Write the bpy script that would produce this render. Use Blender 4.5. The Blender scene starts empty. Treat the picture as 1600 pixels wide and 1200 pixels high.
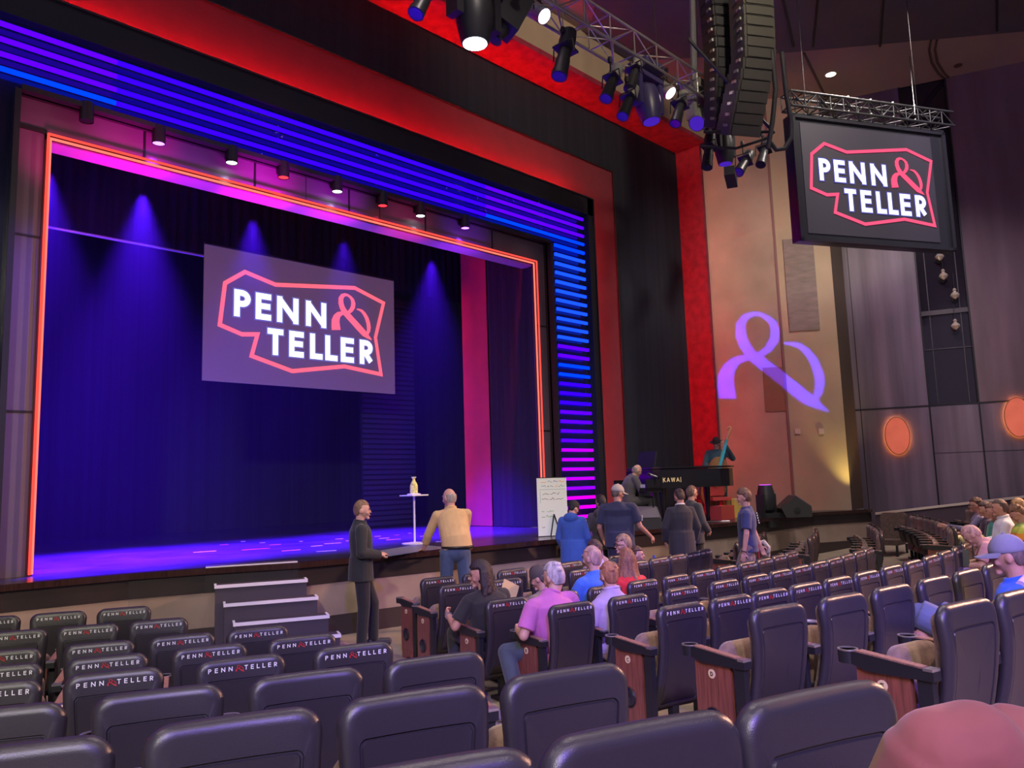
import bpy, bmesh, math, random
import numpy as np
from mathutils import Vector, Matrix
random.seed(7)
R_ = math.radians
S = bpy.context.scene
COL = S.collection
# ------------------------------------------------------------------ camera
F_PX = 1230.0
def _n(v): return v / np.linalg.norm(v)
_vx = _n(np.array([1214.0, 116.0, F_PX]))
_up = np.array([-307.0, -9824.0, F_PX]); _up = _n(_up - _up.dot(_vx) * _vx)
_vy = np.cross(_up, _vx)
RW = np.array([_vx, _vy, _up])                      # world axes seen from the camera
CAM = np.array([0.0, -11.136, 1.95])
_m = RW @ np.diag([1.0, -1.0, -1.0])
cam_d = bpy.data.cameras.new('camera'); cam = bpy.data.objects.new('camera', cam_d); COL.objects.link(cam)
cam.matrix_world = Matrix([[*_m[0], CAM[0]], [*_m[1], CAM[1]], [*_m[2], CAM[2]], [0, 0, 0, 1]])
cam_d.sensor_width = 36; cam_d.lens = 36 * F_PX / 1600; cam_d.clip_start = 0.05; cam_d.clip_end = 200
S.camera = cam
def ray(px, py): return RW @ np.array([(px - 800) / F_PX, (py - 600) / F_PX, 1.0])
def dep(px, py, Z): return CAM + ray(px, py) * Z            # a point Z metres in front of the lens
def at(px, py, z=None, x=None, y=None):                      # a photo point on a known plane
    d = ray(px, py)
    if z is not None: t = (z - CAM[2]) / d[2]
    elif y is not None: t = (y - CAM[1]) / d[1]
    else: t = (x - CAM[0]) / d[0]
    return CAM + d * t
def vplane(px, py, p0, ang):
    a = R_(ang); n = np.array([-math.sin(a), math.cos(a), 0]); d = ray(px, py)
    t = ((np.array([p0[0], p0[1], 0]) - CAM) @ n) / (d @ n); return CAM + d * t
# ------------------------------------------------------------------ world, exposure, lights
S.view_settings.view_transform = 'Standard'; S.view_settings.look = 'None'
S.view_settings.gamma = 1; S.view_settings.use_curve_mapping = False
S.view_settings.exposure = 0.0
w = bpy.data.worlds.new('house'); S.world = w; w.use_nodes = True
w.node_tree.nodes['Background'].inputs[0].default_value = (0.58, 0.50, 0.74, 1)
w.node_tree.nodes['Background'].inputs[1].default_value = 0.34
def light(kind, name, loc, color, energy, target=None, size=0.2, spot=60, blend=0.5, shape=None, size_y=None):
    d = bpy.data.lights.new(name, kind); o = bpy.data.objects.new(name, d); COL.objects.link(o)
    d.color = color; d.energy = energy; o.location = loc
    if kind == 'SPOT': d.shadow_soft_size = size; d.spot_size = R_(spot); d.spot_blend = blend
    elif kind == 'AREA':
        d.size = size
        if size_y: d.shape = 'RECTANGLE'; d.size_y = size_y
    else: d.shadow_soft_size = size
    if target is not None:
        o.rotation_euler = (Vector(target) - Vector(loc)).to_track_quat('-Z', 'Y').to_euler()
    return o
WARM = (1.0, 0.84, 0.62); COOL = (0.80, 0.80, 1.0)
# house downlights in the high ceiling
for hx, hy, e in ((-4, -12, 620), (2, -16, 620), (6, -6.5, 520), (12, -9, 620), (17, -6.0, 700), (-3, -5, 420)):
    light('SPOT', 'house_downlight', (hx, hy, 11.9), (1.0, 0.86, 0.78), e * 2.0, (hx, hy, 0), 0.35, 120, 0.8)
# rear warm row: gives the seat backs their yellowish rims
light('SPOT', 'rear_house_light', (-7, -17, 9), (1.0, 0.94, 0.68), 5200, (1.0, -8, 0.8), 0.4, 60, 0.6)
light('SPOT', 'side_house_light', (20.0, -12.5, 7.5), (1.0, 0.50, 0.33), 9500, (7.5, -7.0, 0.8), 0.35, 60, 0.6)
# violet wash from the truss into the house
light('SPOT', 'rear_violet_wash', (-3.5, -17.5, 8.5), (0.20, 0.08, 1.0), 7500, (4.2, -8.3, 0.8), 0.25, 34, 0.9)
light('SPOT', 'rear_violet_wash', (-1, -18.5, 9.0), (0.20, 0.08, 1.0), 7500, (7.5, -8.0, 0.6), 0.25, 26, 0.9)
light('SPOT', 'wall_house_light', (13.5, -8.5, 11.8), (1.0, 0.88, 0.74), 1900, (19.4, -1.9, 5.0), 0.3, 62, 0.8)  # unseen spot added to brighten the tan side walls
light('SPOT', 'arch_house_light', (9.0, -9.0, 11.4), (1.0, 0.84, 0.6), 1500, (14.5, -.6, 11.9), 0.3, 75, 0.9)  # extra unseen spot lifting the tan arch front
light('SPOT', 'side_wall_light', (15.0, -9.0, 11.8), (0.85, 0.72, 1.0), 900, (21.9, -5.0, 3.2), 0.3, 55, 0.8)
# stage wash
for bx, by, e in ((3.9, 3.2, 560), (5.6, 3.2, 560), (8.2, 3.2, 280), (10.6, 3.2, 160)):
    light('SPOT', 'stage_blue_wash', (bx, by, 6.9), (0.035, 0.004, 1.0), e, (bx, by + 4.2, 1.0), 0.1, 75, 0.9)
for bx, by, e in ((4.4, .9, 90000), (6.2, .9, 40000), (10.1, .9, 42000), (3.1, .9, 60000), (8.0, .9, 20000)):
    light('SPOT', 'stage_floor_wash', (bx, by, 6.5), (0.07, 0.005, 1.0), e, (bx + 0.1, by + .5, 1.0), 0.08, 56, 1.0)
light('SPOT', 'stage_key_light', (8.97, -0.35, 6.7), (1.0, 0.93, 0.85), 160, (8.5, -1.0, 1.0), 0.08, 34, 0.6)
light('SPOT', 'key_light_from_house', (2.0, -13, 9.5), (1.0, 0.82, 0.70), 1500, (8.2, -1.8, 1.4), 0.3, 20, 0.5)
light('AREA', 'red_drape_light', (12.1, 2.75, 3.9), (1.0, 0.03, 0.06), 14, (12.3, 2.3, 3.9), 0.05, size_y=5.0)
light('SPOT', 'panel_violet_light', (5.5, -3.6, 8.8), (0.25, 0.08, 1.0), 2200, (2.5, 0, 3.6), 0.1, 26, 0.9)  # added spot that tints the left portal panel violet
light('SPOT', 'piano_key_light', (9.5, -5.5, 9.2), (1.0, 0.80, 0.66), 900, (13.9, -1.6, 1.8), 0.15, 26, 0.5)
# ------------------------------------------------------------------ materials
MATS = {}
def mat(name, color, rough=0.6, metal=0.0, emit=None, es=1.0, noise=0.0, nscale=8.0, bump=0.0, bscale=60.0, spec=0.5, stretch=None, sheen=0.0):
    if name in MATS: return MATS[name]
    m = bpy.data.materials.new(name); m.use_nodes = True; nt = m.node_tree; b = nt.nodes['Principled BSDF']
    b.inputs['Base Color'].default_value = (*color, 1); b.inputs['Roughness'].default_value = rough
    b.inputs['Metallic'].default_value = metal; b.inputs['Specular IOR Level'].default_value = spec
    if sheen: b.inputs['Sheen Weight'].default_value = sheen
    if emit: b.inputs['Emission Color'].default_value = (*emit, 1); b.inputs['Emission Strength'].default_value = es
    tc = nt.nodes.new('ShaderNodeTexCoord'); mp = nt.nodes.new('ShaderNodeMapping'); nt.links.new(tc.outputs['Object'], mp.inputs[0])
    if stretch: mp.inputs['Scale'].default_value = stretch
    if noise:
        n = nt.nodes.new('ShaderNodeTexNoise'); n.inputs['Scale'].default_value = nscale; n.inputs['Detail'].default_value = 5
        nt.links.new(mp.outputs[0], n.inputs['Vector'])
        r = nt.nodes.new('ShaderNodeValToRGB'); nt.links.new(n.outputs['Fac'], r.inputs[0])
        r.color_ramp.elements[0].position = 0.3; r.color_ramp.elements[1].position = 0.7
        r.color_ramp.elements[0].color = (*[c * (1 - noise) for c in color], 1)
        r.color_ramp.elements[1].color = (*[min(1, c * (1 + noise)) for c in color], 1)
        nt.links.new(r.outputs[0], b.inputs['Base Color'])
    if bump:
        n2 = nt.nodes.new('ShaderNodeTexNoise'); n2.inputs['Scale'].default_value = bscale; n2.inputs['Detail'].default_value = 3
        nt.links.new(mp.outputs[0], n2.inputs['Vector'])
        bp = nt.nodes.new('ShaderNodeBump'); bp.inputs['Strength'].default_value = bump; bp.inputs['Distance'].default_value = 0.01
        nt.links.new(n2.outputs['Fac'], bp.inputs['Height']); nt.links.new(bp.outputs[0], b.inputs['Normal'])
    MATS[name] = m; return m
def glow(name, color, s):
    if name in MATS: return MATS[name]
    m = bpy.data.materials.new(name); m.use_nodes = True; nt = m.node_tree; nt.nodes.clear()
    e = nt.nodes.new('ShaderNodeEmission'); o = nt.nodes.new('ShaderNodeOutputMaterial')
    e.inputs[0].default_value = (*color, 1); e.inputs[1].default_value = s; nt.links.new(e.outputs[0], o.inputs[0])
    MATS[name] = m; return m
def carpet_mat():
    m = mat('patterned_carpet', (0.30, 0.22, 0.24), 0.95, bump=0.4, bscale=300)
    nt = m.node_tree; b = nt.nodes['Principled BSDF']; tc = [n for n in nt.nodes if n.type == 'TEX_COORD'][0]
    wv = nt.nodes.new('ShaderNodeTexNoise'); wv.inputs['Scale'].default_value = 1.3
    nt.links.new(tc.outputs['Object'], wv.inputs['Vector'])
    mx = nt.nodes.new('ShaderNodeMixRGB'); mx.inputs[0].default_value = 0.35
    nt.links.new(tc.outputs['Object'], mx.inputs[1]); nt.links.new(wv.outputs['Color'], mx.inputs[2])
    v = nt.nodes.new('ShaderNodeTexVoronoi'); v.feature = 'DISTANCE_TO_EDGE'; v.inputs['Scale'].default_value = 9
    mp = nt.nodes.new('ShaderNodeMapping'); mp.inputs['Rotation'].default_value = (0, 0, 0.7); mp.inputs['Scale'].default_value = (1.0, 0.35, 1)
    nt.links.new(mx.outputs[0], mp.inputs[0]); nt.links.new(mp.outputs[0], v.inputs['Vector'])
    r = nt.nodes.new('ShaderNodeValToRGB'); nt.links.new(v.outputs['Distance'], r.inputs[0])
    r.color_ramp.elements[0].position = 0.03; r.color_ramp.elements[0].color = (0.10, 0.03, 0.09, 1)
    r.color_ramp.elements[1].position = 0.07; r.color_ramp.elements[1].color = (0.42, 0.34, 0.36, 1)
    nt.links.new(r.outputs[0], b.inputs['Base Color']); return m
def wood_mat(name, c, rough=0.35):
    return mat(name, c, rough, noise=0.35, nscale=5, stretch=(14, 14, 0.9))
M_PLASTIC = mat('black_seat_plastic', (0.027, 0.023, 0.030), 0.34, bump=0.12, bscale=420, spec=0.6)
M_DARKMETAL = mat('dark_metal', (0.02, 0.02, 0.025), 0.45, 0.3)
M_BLACK = mat('black_paint', (0.012, 0.012, 0.015), 0.5)
M_CHROME = mat('brushed_chrome', (0.62, 0.60, 0.62), 0.3, 0.9)
M_ALU = mat('aluminium_tube', (0.45, 0.44, 0.42), 0.38, 0.85)
M_FABRIC = mat('brown_seat_fabric', (0.19, 0.115, 0.10), 0.9, noise=0.25, nscale=30, bump=0.3, bscale=250, sheen=0.2)
M_WOOD = wood_mat('red_brown_wood', (0.20, 0.062, 0.045))
M_ARMWOOD = wood_mat('armrest_wood', (0.30, 0.15, 0.11), 0.4)
M_IVORY = mat('ivory_disc', (0.75, 0.58, 0.36), 0.4)
M_WHITE = mat('white_lettering', (0.86, 0.84, 0.9), 0.5)
M_RED = mat('red_lettering', (0.55, 0.025, 0.03), 0.5)
M_VELOUR = mat('black_velour', (0.014, 0.016, 0.030), 0.95, noise=0.3, nscale=2, stretch=(3, 3, 0.1))  # the bluish tint of haze is put into the base colour
# ------------------------------------------------------------------ mesh helper
class MB:
    def __init__(s): s.v = []; s.f = []; s.mi = []; s.cur = 0
    def add(s, vs, fs):
        o = len(s.v); s.v += [tuple(map(float, p)) for p in vs]; s.f += [tuple(i + o for i in f) for f in fs]; s.mi += [s.cur] * len(fs); return s
    def box(s, c, d, rz=0.0, M=None):
        vs = []
        for sx in (-1, 1):
            for sy in (-1, 1):
                for sz in (-1, 1):
                    p = Vector((sx * d[0] / 2, sy * d[1] / 2, sz * d[2] / 2))
                    if M is not None: p = M @ p
                    if rz: p = Matrix.Rotation(rz, 3, 'Z') @ p
                    vs.append(p + Vector(c))
        return s.add(vs, [(0, 1, 3, 2), (4, 6, 7, 5), (0, 4, 5, 1), (2, 3, 7, 6), (0, 2, 6, 4), (1, 5, 7, 3)])
    def bbox(s, a, b): return s.box([(a[i] + b[i]) / 2 for i in range(3)], [abs(b[i] - a[i]) for i in range(3)])
    def cyl(s, p, q, r, r2=None, n=14, cap=True):
        p = Vector(p); q = Vector(q); r2 = r if r2 is None else r2
        z = (q - p).normalized(); x = z.orthogonal().normalized(); y = z.cross(x); vs = []
        for c, rr in ((p, r), (q, r2)):
            for i in range(n):
                a = 2 * math.pi * i / n; vs.append(c + (x * math.cos(a) + y * math.sin(a)) * rr)
        fs = [(i, (i + 1) % n, n + (i + 1) % n, n + i) for i in range(n)]
        if cap: fs += [tuple(range(n - 1, -1, -1)), tuple(range(n, 2 * n))]
        return s.add(vs, fs)
    def tube(s, pts, r, n=8):
        pts = [Vector(p) for p in pts]; vs = []; x = None
        for i, p in enumerate(pts):
            t = (pts[min(i + 1, len(pts) - 1)] - pts[max(i - 1, 0)]).normalized()
            x = t.orthogonal().normalized() if x is None else (x - t * x.dot(t)).normalized()
            y = t.cross(x); rr = r[i] if isinstance(r, (list, tuple)) else r
            for k in range(n):
                a = 2 * math.pi * k / n; vs.append(p + (x * math.cos(a) + y * math.sin(a)) * rr)
        m = len(pts); fs = [(i * n + k, i * n + (k + 1) % n, (i + 1) * n + (k + 1) % n, (i + 1) * n + k) for i in range(m - 1) for k in range(n)]
        fs += [tuple(range(n - 1, -1, -1)), tuple(range((m - 1) * n, m * n))]
        return s.add(vs, fs)
    def ell(s, c, r, M=None, nu=16, nv=10, fn=None):
        vs = []; 
        for j in range(nv + 1):
            th = math.pi * j / nv
            for i in range(nu):
                a = 2 * math.pi * i / nu; u = Vector((math.sin(th) * math.cos(a), math.sin(th) * math.sin(a), math.cos(th)))
                p = Vector((u.x * r[0], u.y * r[1], u.z * r[2]))
                if fn: p = fn(u, p)
                if M is not None: p = M @ p
                vs.append(p + Vector(c))
        fs = []
        for j in range(nv):
            for i in range(nu):
                a, b_ = j * nu + i, j * nu + (i + 1) % nu
                if j == 0: fs.append((a, a + nu, b_ + nu))
                elif j == nv - 1: fs.append((a, a + nu, b_))
                else: fs.append((a, a + nu, b_ + nu, b_))
        return s.add(vs, fs)
    def cap(s, p, q, r, r2=None, n=12):
        r2 = r if r2 is None else r2
        s.cyl(p, q, r, r2, n); s.ell(p, (r, r, r), nu=n, nv=8); s.ell(q, (r2, r2, r2), nu=n, nv=8); return s
    def lathe(s, prof, c, n=24, M=None):
        vs = []
        for r, z in prof:
            for i in range(n):
                a = 2 * math.pi * i / n; p = Vector((r * math.cos(a), r * math.sin(a), z))
                if M is not None: p = M @ p
                vs.append(p + Vector(c))
        m = len(prof); fs = [(i * n + k, i * n + (k + 1) % n, (i + 1) * n + (k + 1) % n, (i + 1) * n + k) for i in range(m - 1) for k in range(n)]
        fs += [tuple(range(n - 1, -1, -1)), tuple(range((m - 1) * n, m * n))]
        return s.add(vs, fs)
    def prism(s, poly, z0, z1, T=None):
        n = len(poly); vs = [Vector((p[0], p[1], z0)) for p in poly] + [Vector((p[0], p[1], z1)) for p in poly]
        if T: vs = [T(v) for v in vs]
        return s.add(vs, [tuple(range(n - 1, -1, -1)), tuple(range(n, 2 * n))] + [(i, (i + 1) % n, n + (i + 1) % n, n + i) for i in range(n)])
    def build(s, name, m, parent=None, smooth=None, kind=None, loc=None):
        me = bpy.data.meshes.new(name); me.from_pydata(s.v, [], s.f)
        for x in (m if isinstance(m, (list, tuple)) else [m]): me.materials.append(x)
        if any(s.mi): me.polygons.foreach_set('material_index', s.mi)
        bm = bmesh.new(); bm.from_mesh(me); bmesh.ops.recalc_face_normals(bm, faces=bm.faces); bm.to_mesh(me); bm.free()
        if smooth: me.shade_smooth(); me.set_sharp_from_angle(angle=R_(smooth))
        o = bpy.data.objects.new(name, me); COL.objects.link(o)
        if parent is not None: o.parent = parent
        if loc is not None: o.location = loc
        if kind: o['kind'] = kind
        return o
def tag(o, label, cat, group=None, kind=None):
    o['label'] = label; o['category'] = cat
    if group: o['group'] = group
    if kind: o['kind'] = kind
    return o
def thing(name, label, cat, loc=(0, 0, 0), rz=0.0, group=None):
    o = bpy.data.objects.new(name, None); COL.objects.link(o); o.location = loc; o.rotation_euler = (0, 0, rz)
    o.empty_display_size = 0.1
    return tag(o, label, cat, group)
def copy_tree(o, parent=None):
    c = o.copy(); COL.objects.link(c); c.parent = parent
    if parent is not None: c.matrix_parent_inverse = o.matrix_parent_inverse.copy()
    for ch in list(o.children): copy_tree(ch, c)
    return c
# ------------------------------------------------------------------ lettering
def arc(cx, cy, rx, ry, a0, a1, n=10): return [(cx + rx * math.cos(R_(a0 + (a1 - a0) * i / n)), cy + ry * math.sin(R_(a0 + (a1 - a0) * i / n))) for i in range(n + 1)]
GL = {
 'P': (0.50, [[(0, 0), (0, 1)], [(0, 1), (.22, 1)] + arc(.22, .74, .26, .26, 90, -90) + [(0, .48)]]),
 'E': (0.46, [[(0, 0), (0, 1)], [(0, 1), (.46, 1)], [(0, .52), (.42, .52)], [(0, 0), (.46, 0)]]),
 'N': (0.66, [[(0, 0), (0, 1)], [(0, 1), (.66, 0)], [(.66, 0), (.66, 1)]]),
 'T': (0.56, [[(.28, 0), (.28, 1)], [(0, 1), (.56, 1)]]),
 'L': (0.42, [[(0, 0), (0, 1)], [(0, 0), (.42, 0)]]),
 'R': (0.50, [[(0, 0), (0, 1)], [(0, 1), (.22, 1)] + arc(.22, .74, .26, .26, 90, -90) + [(0, .48)], [(.16, .48), (.5, 0)]]),
 'D': (0.60, [[(0, 0), (0, 1)], [(0, 1), (.1, 1)] + arc(.1, .5, .5, .5, 90, -90) + [(0, 0)]]),
 'B': (0.52, [[(0, 0), (0, 1)], [(0, 1), (.22, 1)] + arc(.22, .76, .24, .24, 90, -90) + [(0, .52)], [(0, .52), (.24, .52)] + arc(.24, .26, .28, .26, 90, -90) + [(0, 0)]]),
 'C': (0.66, [arc(.5, .5, .5, .5, 45, 315, 14)]),
 'A': (0.70, [[(0, 0), (.35, 1)], [(.35, 1), (.70, 0)], [(.13, .35), (.57, .35)]]),
 'K': (0.56, [[(0, 0), (0, 1)], [(0, .42), (.54, 1)], [(.2, .58), (.58, 0)]]),
 'W': (0.95, [[(0, 1), (.24, 0)], [(.24, 0), (.475, 1)], [(.475, 1), (.71, 0)], [(.71, 0), (.95, 1)]]),
 'F': (0.44, [[(0, 0), (0, 1)], [(0, 1), (.44, 1)], [(0, .52), (.38, .52)]]),
 'G': (0.72, [arc(.5, .5, .5, .5, 45, 360, 14), [(.5, .5), (1.0, .5)]]),
 'H': (0.60, [[(0, 0), (0, 1)], [(.6, 0), (.6, 1)], [(0, .5), (.6, .5)]]),
 'I': (0.0, [[(0, 0), (0, 1)]]),
}
AMP1 = [(545, 890, 112), (536, 820, 106), (534, 760, 98), (556, 705, 84), (590, 664, 62), (640, 640, 42), (700, 630, 34), (760, 612, 36), (805, 575, 46), (838, 525, 55), (846, 470, 56), (832, 420, 46), (795, 385, 34), (745, 362, 28), (700, 362, 34), (655, 385, 48), (628, 430, 60), (628, 490, 66), (648, 550, 68), (690, 612, 72), (760, 668, 76), (850, 738, 76), (950, 818, 78), (1040, 888, 74), (1110, 930, 44), (1175, 968, 8)]
AMP2 = [(905, 546, 10), (950, 548, 22), (1000, 562, 36), (1046, 600, 44), (1086, 655, 50), (1112, 720, 52), (1124, 785, 52), (1118, 840, 44), (1090, 900, 30)]
def amp_strokes(): return [[((x - 490) / 580.0, (900 - y) / 555.0, w_ / 580.0) for x, y, w_ in st] for st in (AMP1, AMP2)]
def ribbon(b, pts, T):                                        # variable-width stroke as one strip
    L = []; n = len(pts)
    for i, (x, y, w_) in enumerate(pts):
        a = pts[max(0, i - 1)]; c = pts[min(n - 1, i + 1)]; dx, dy = c[0] - a[0], c[1] - a[1]; l = math.hypot(dx, dy) or 1
        L.append(T(x - dy / l * w_ / 2, y + dx / l * w_ / 2)); L.append(T(x + dy / l * w_ / 2, y - dx / l * w_ / 2))
    b.add(L, [(2 * i, 2 * i + 1, 2 * i + 3, 2 * i + 2) for i in range(n - 1)])
def seg_stroke(b, pts, wd, T, ext=True):
    if len(pts) == 2 and ext and (abs(pts[0][0] - pts[1][0]) < 1e-6 or abs(pts[0][1] - pts[1][1]) < 1e-6):
        (x0, y0), (x1, y1) = pts; l = math.hypot(x1 - x0, y1 - y0) or 1; ex, ey = (x1 - x0) / l * wd / 2, (y1 - y0) / l * wd / 2
        pts = [(x0 - ex, y0 - ey), (x1 + ex, y1 + ey)]
    ribbon(b, [(x, y, wd) for x, y in pts], T)
def text(b, s, x0, y0, h, wd, gap, T, wscale=1.0):            # returns end x; T maps (x, y) to a point
    x = x0
    for ch in s:
        if ch == '&':
            for st in amp_strokes(): ribbon(b, [(x + px * h * 1.05, y0 - .12 * h + py * h * 1.25, pw * h * 1.05) for px, py, pw in st], T)
            x += 1.22 * h + gap; continue
        if ch == ' ': x += .5 * h; continue
        wl, sts = GL[ch]
        for st in sts: seg_stroke(b, [(x + wd / 2 + p[0] * h * wscale, y0 + wd / 2 + p[1] * (h - wd)) for p in st], wd, T)
        x += wl * h * wscale + wd + gap
    return x - gap
# ================================================================== the room
CC = (8.6, 8.8)                                              # the rows curve round this point on the stage
_RR = [0, 15.4, 16.2, 17.3, 18.5, 19.5, 20.4, 22, 30]; _ZZ = [0, 0, .07, .18, .33, .46, .58, .79, 1.9]
def floor_z(r): return float(np.interp(r, _RR, _ZZ))
def polar(r, th): return (CC[0] + r * math.cos(R_(th)), CC[1] + r * math.sin(R_(th)))
b = MB(); NT = 140; rs = list(np.arange(9, 30.1, 0.5))
for r in rs:
    for k in range(NT + 1):
        x, y = polar(r, -165 + 150 * k / NT); b.v.append((x, y, floor_z(r)))
for i in range(len(rs) - 1):
    for k in range(NT):
        a = i * (NT + 1) + k; b.f.append((a, a + NT + 1, a + NT + 2, a + 1)); b.mi.append(0)
b.mi = [1 if not (-109.0 < -165 + 150 * ((i % NT) + .5) / NT < -103.6 or -81.5 < -165 + 150 * ((i % NT) + .5) / NT < -78.5) else 0 for i in range(len(b.f))]
b.build('floor', [carpet_mat(), mat('beige_concrete', (0.26, 0.21, 0.16), .8, noise=.12, nscale=3)], smooth=60, kind='structure')
# ---- stage
LIP = [(-6, -.9), (1.0, -.9), (2.4, -.82), (3.67, -.98), (4.48, -1.27), (5.5, -1.77), (7.56, -2.09), (9.97, -2.34), (12.3, -2.5), (14.6, -2.85), (17.2, -2.8), (18.9, -2.75), (20.6, -3.5)]
M_STAGE = mat('glossy_black_stage', (0.040, 0.034, 0.052), 0.24, noise=0.4, nscale=1.5, bump=0.04, bscale=12, spec=0.6)
M_LIPWOOD = wood_mat('dark_lip_wood', (0.035, 0.015, 0.014), 0.22)
M_FASCIA = mat('dark_fascia', (0.018, 0.011, 0.012), 0.5, noise=0.3, nscale=2)
M_TANLOW = mat('tan_low_wall', (0.30, 0.22, 0.18), 0.85, noise=0.15, nscale=2.5)
M_BASE = mat('dark_plinth', (0.035, 0.022, 0.022), 0.6)
b = MB(); b.prism(LIP + [(20.6, -2.9), (18.72, -.2), (18.6, 9), (-6, 9)], 0.955, 1.0); b.build('stage_floor', M_STAGE, kind='structure')
def strip(name, m, z0, z1, out, th=0.06, kind='structure'):
    bb = MB(); P = []
    for i, p in enumerate(LIP):
        a = LIP[max(0, i - 1)]; c = LIP[min(len(LIP) - 1, i + 1)]; d = Vector((c[0] - a[0], c[1] - a[1])).normalized(); n = Vector((d.y, -d.x))
        P.append(((p[0] + n.x * out, p[1] + n.y * out), (p[0] + n.x * (out - th), p[1] + n.y * (out - th))))
    for i in range(len(P) - 1):
        q = [P[i][0], P[i + 1][0], P[i + 1][1], P[i][1]]; bb.prism(q, z0, z1)
    return bb.build(name, m, kind=kind)
strip('stage_lip', M_LIPWOOD, 0.93, 1.004, 0.05, 0.12)
strip('stage_fascia', M_FASCIA, 0.70, 0.93, 0.0, 0.08)
strip('stage_front_wall', M_TANLOW, 0.27, 0.70, -0.02, 0.08)
strip('stage_front_base', M_BASE, 0.0, 0.27, 0.0, 0.1)
# ---- outer arch
XA, ZA = 18.6, 11.03
M_REDWALL = mat('red_reveal_paint', (0.25, 0.018, 0.042), 0.85, noise=0.25, nscale=5)  # mottled red base colour for the arch reveal
M_TAN = mat('tan_plaster', (0.36, 0.27, 0.19), 0.85, noise=0.10, nscale=0.9)
b = MB(); b.bbox((-3.7, -.66, ZA), (XA + .12, .3, ZA + .12)); b.bbox((XA, -.48, 1), (XA + .12, .3, ZA)); b.bbox((-3.82, -.66, 0), (-3.7, .3, ZA + .12))
b.build('wall_arch_reveal', M_REDWALL, kind='structure')
b = MB(); b.bbox((-9, -.66, ZA + .12), (19.2, -.5, 16)); b.bbox((-9, -.66, 0), (-3.82, -.5, ZA + .12)); b.build('wall_arch_front', M_TAN, kind='structure')
b = MB()
YM = 0.28
ro = at(957, 268, y=YM); ROX, ROZ = ro[0], ro[2]                # outer edge of the red band
lo = at(926, 311, y=-.25); LOX, LOZ = lo[0], lo[2]              # outer edge of the light portal
li = at(862, 379, y=-.25); LIX, LIZ = li[0], li[2]
RLX = 15.0 - ROX; LLX = 15.0 - LOX; LLI = 15.0 - LIX            # the portal is symmetrical about x = 7.5
b.bbox((ROX, YM, 1), (XA + .2, YM + .1, ZA + .2)); b.bbox((-3.9, YM, 1), (RLX, YM + .1, ZA + .2)); b.bbox((RLX, YM, ROZ), (ROX, YM + .1, ZA + .2))
b.build('wall_black_masking', M_VELOUR, kind='structure')
b = MB(); e = .03
b.bbox((ROX - e, YM - .03, 1), (ROX, YM, ROZ)); b.bbox((RLX, YM - .03, ROZ - e), (ROX, YM, ROZ)); b.bbox((RLX, YM - .03, 1), (RLX + e, YM, ROZ))
b.build('trim_1', M_DARKMETAL, kind='structure')
M_REDBAND = mat('red_lit_scrim', (0.20, 0.03, 0.05), 0.85, noise=0.06, nscale=3)
b = MB(); b.bbox((LOX - .5, YM + .02, 1), (ROX, YM + .08, LOZ - .5)); b.bbox((RLX, YM + .02, LOZ - .5), (ROX, YM + .08, ROZ)); b.bbox((RLX, YM + .02, 1), (LLX + .5, YM + .08, LOZ - .5))
b.build('wall_red_band', M_REDBAND, kind='structure')
# ---- the light portal
port = thing('light_portal', 'dark proscenium portal crossed by glowing blue and violet light strips', 'light portal', (7.5, -.1, 1))
def P0(a, bb_): return (a[0] - 7.5, a[1] + .1, a[2] - 1), (bb_[0] - 7.5, bb_[1] + .1, bb_[2] - 1)
M_PORT = mat('dark_portal_frame', (0.020, 0.020, 0.028), 0.38)
M_PGLASS = mat('portal_dark_glass', (0.012, 0.012, 0.04), 0.12, spec=0.8)
b = MB()
for a, c in (((LOX - .2, -.25, 1), (LOX, .0, LOZ)), ((LLX, -.25, 1), (LLX + .2, .0, LOZ)), ((LLX, -.25, LOZ - .42), (LOX, .0, LOZ)),
             ((LIX, -.22, 1), (LIX + .07, .0, LIZ)), ((LLI - .07, -.22, 1), (LLI, .0, LIZ)), ((LLI, -.22, LIZ), (LIX, .0, LIZ + .07)),
             ((LOX - .02, -.28, 1), (LOX, .205, LOZ)), ((LLX, -.2, 1), (LLX + .02, .205, LOZ)), ((LLX, .0, LOZ - .02), (LOX, .205, LOZ)), ((LLX, -.28, LOZ - .03), (LOX, -.2, LOZ))): b.bbox(*P0(a, c))  # rear flange added to the frame to shield the red strip's spill
b.build('frame', M_PORT, port)
b = MB()
for a, c in (((LIX, -.1, 1), (LOX - .1, -.06, LOZ - .1)), ((LLX + .1, -.1, 1), (LLI, -.06, LOZ - .1)), ((LLI, -.1, LIZ), (LIX, -.06, LOZ - .1))): b.bbox(*P0(a, c))
b.build('back_panel', M_PGLASS, port)
def hue(c, s=3.2): return glow('led_%d_%d_%d' % tuple(int(100 * v) for v in c), c, s)
VIO = (0.045, 0.0, 1.0); BLU = (0.016, 0.0, 1.0); AZU = (0.0, 0.022, 1.0); PUR = (0.16, 0.0, 1.0); MAG = (0.55, 0.0, 0.95); AZ2 = (0.005, 0.045, 1.0)
y0 = -.2; ZS = [at(400, v, y=y0)[2] for v in (150, 171, 190.5, 209, 227.5)]
sx1 = at(912, 381, y=y0)[0]; sx0 = 15.0 - sx1; segs = [sx0, 3.6, 7.0, 10.6, sx1]
for i, z in enumerate(ZS):
    for k in range(4):
        c = ((VIO, BLU, BLU, VIO) if i < 4 else (AZU, BLU, BLU, AZU))[k]
        b = MB(); b.bbox(*P0((segs[k], y0 - .02, z - .026), (segs[k + 1], y0 + .02, z + .026))); b.build('light_strip', hue(c), port)
dz = (ZS[0] - ZS[4]) / 4; z = ZS[4] - dz; i = 0
lx0 = at(867, 400, y=y0)[0]
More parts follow.
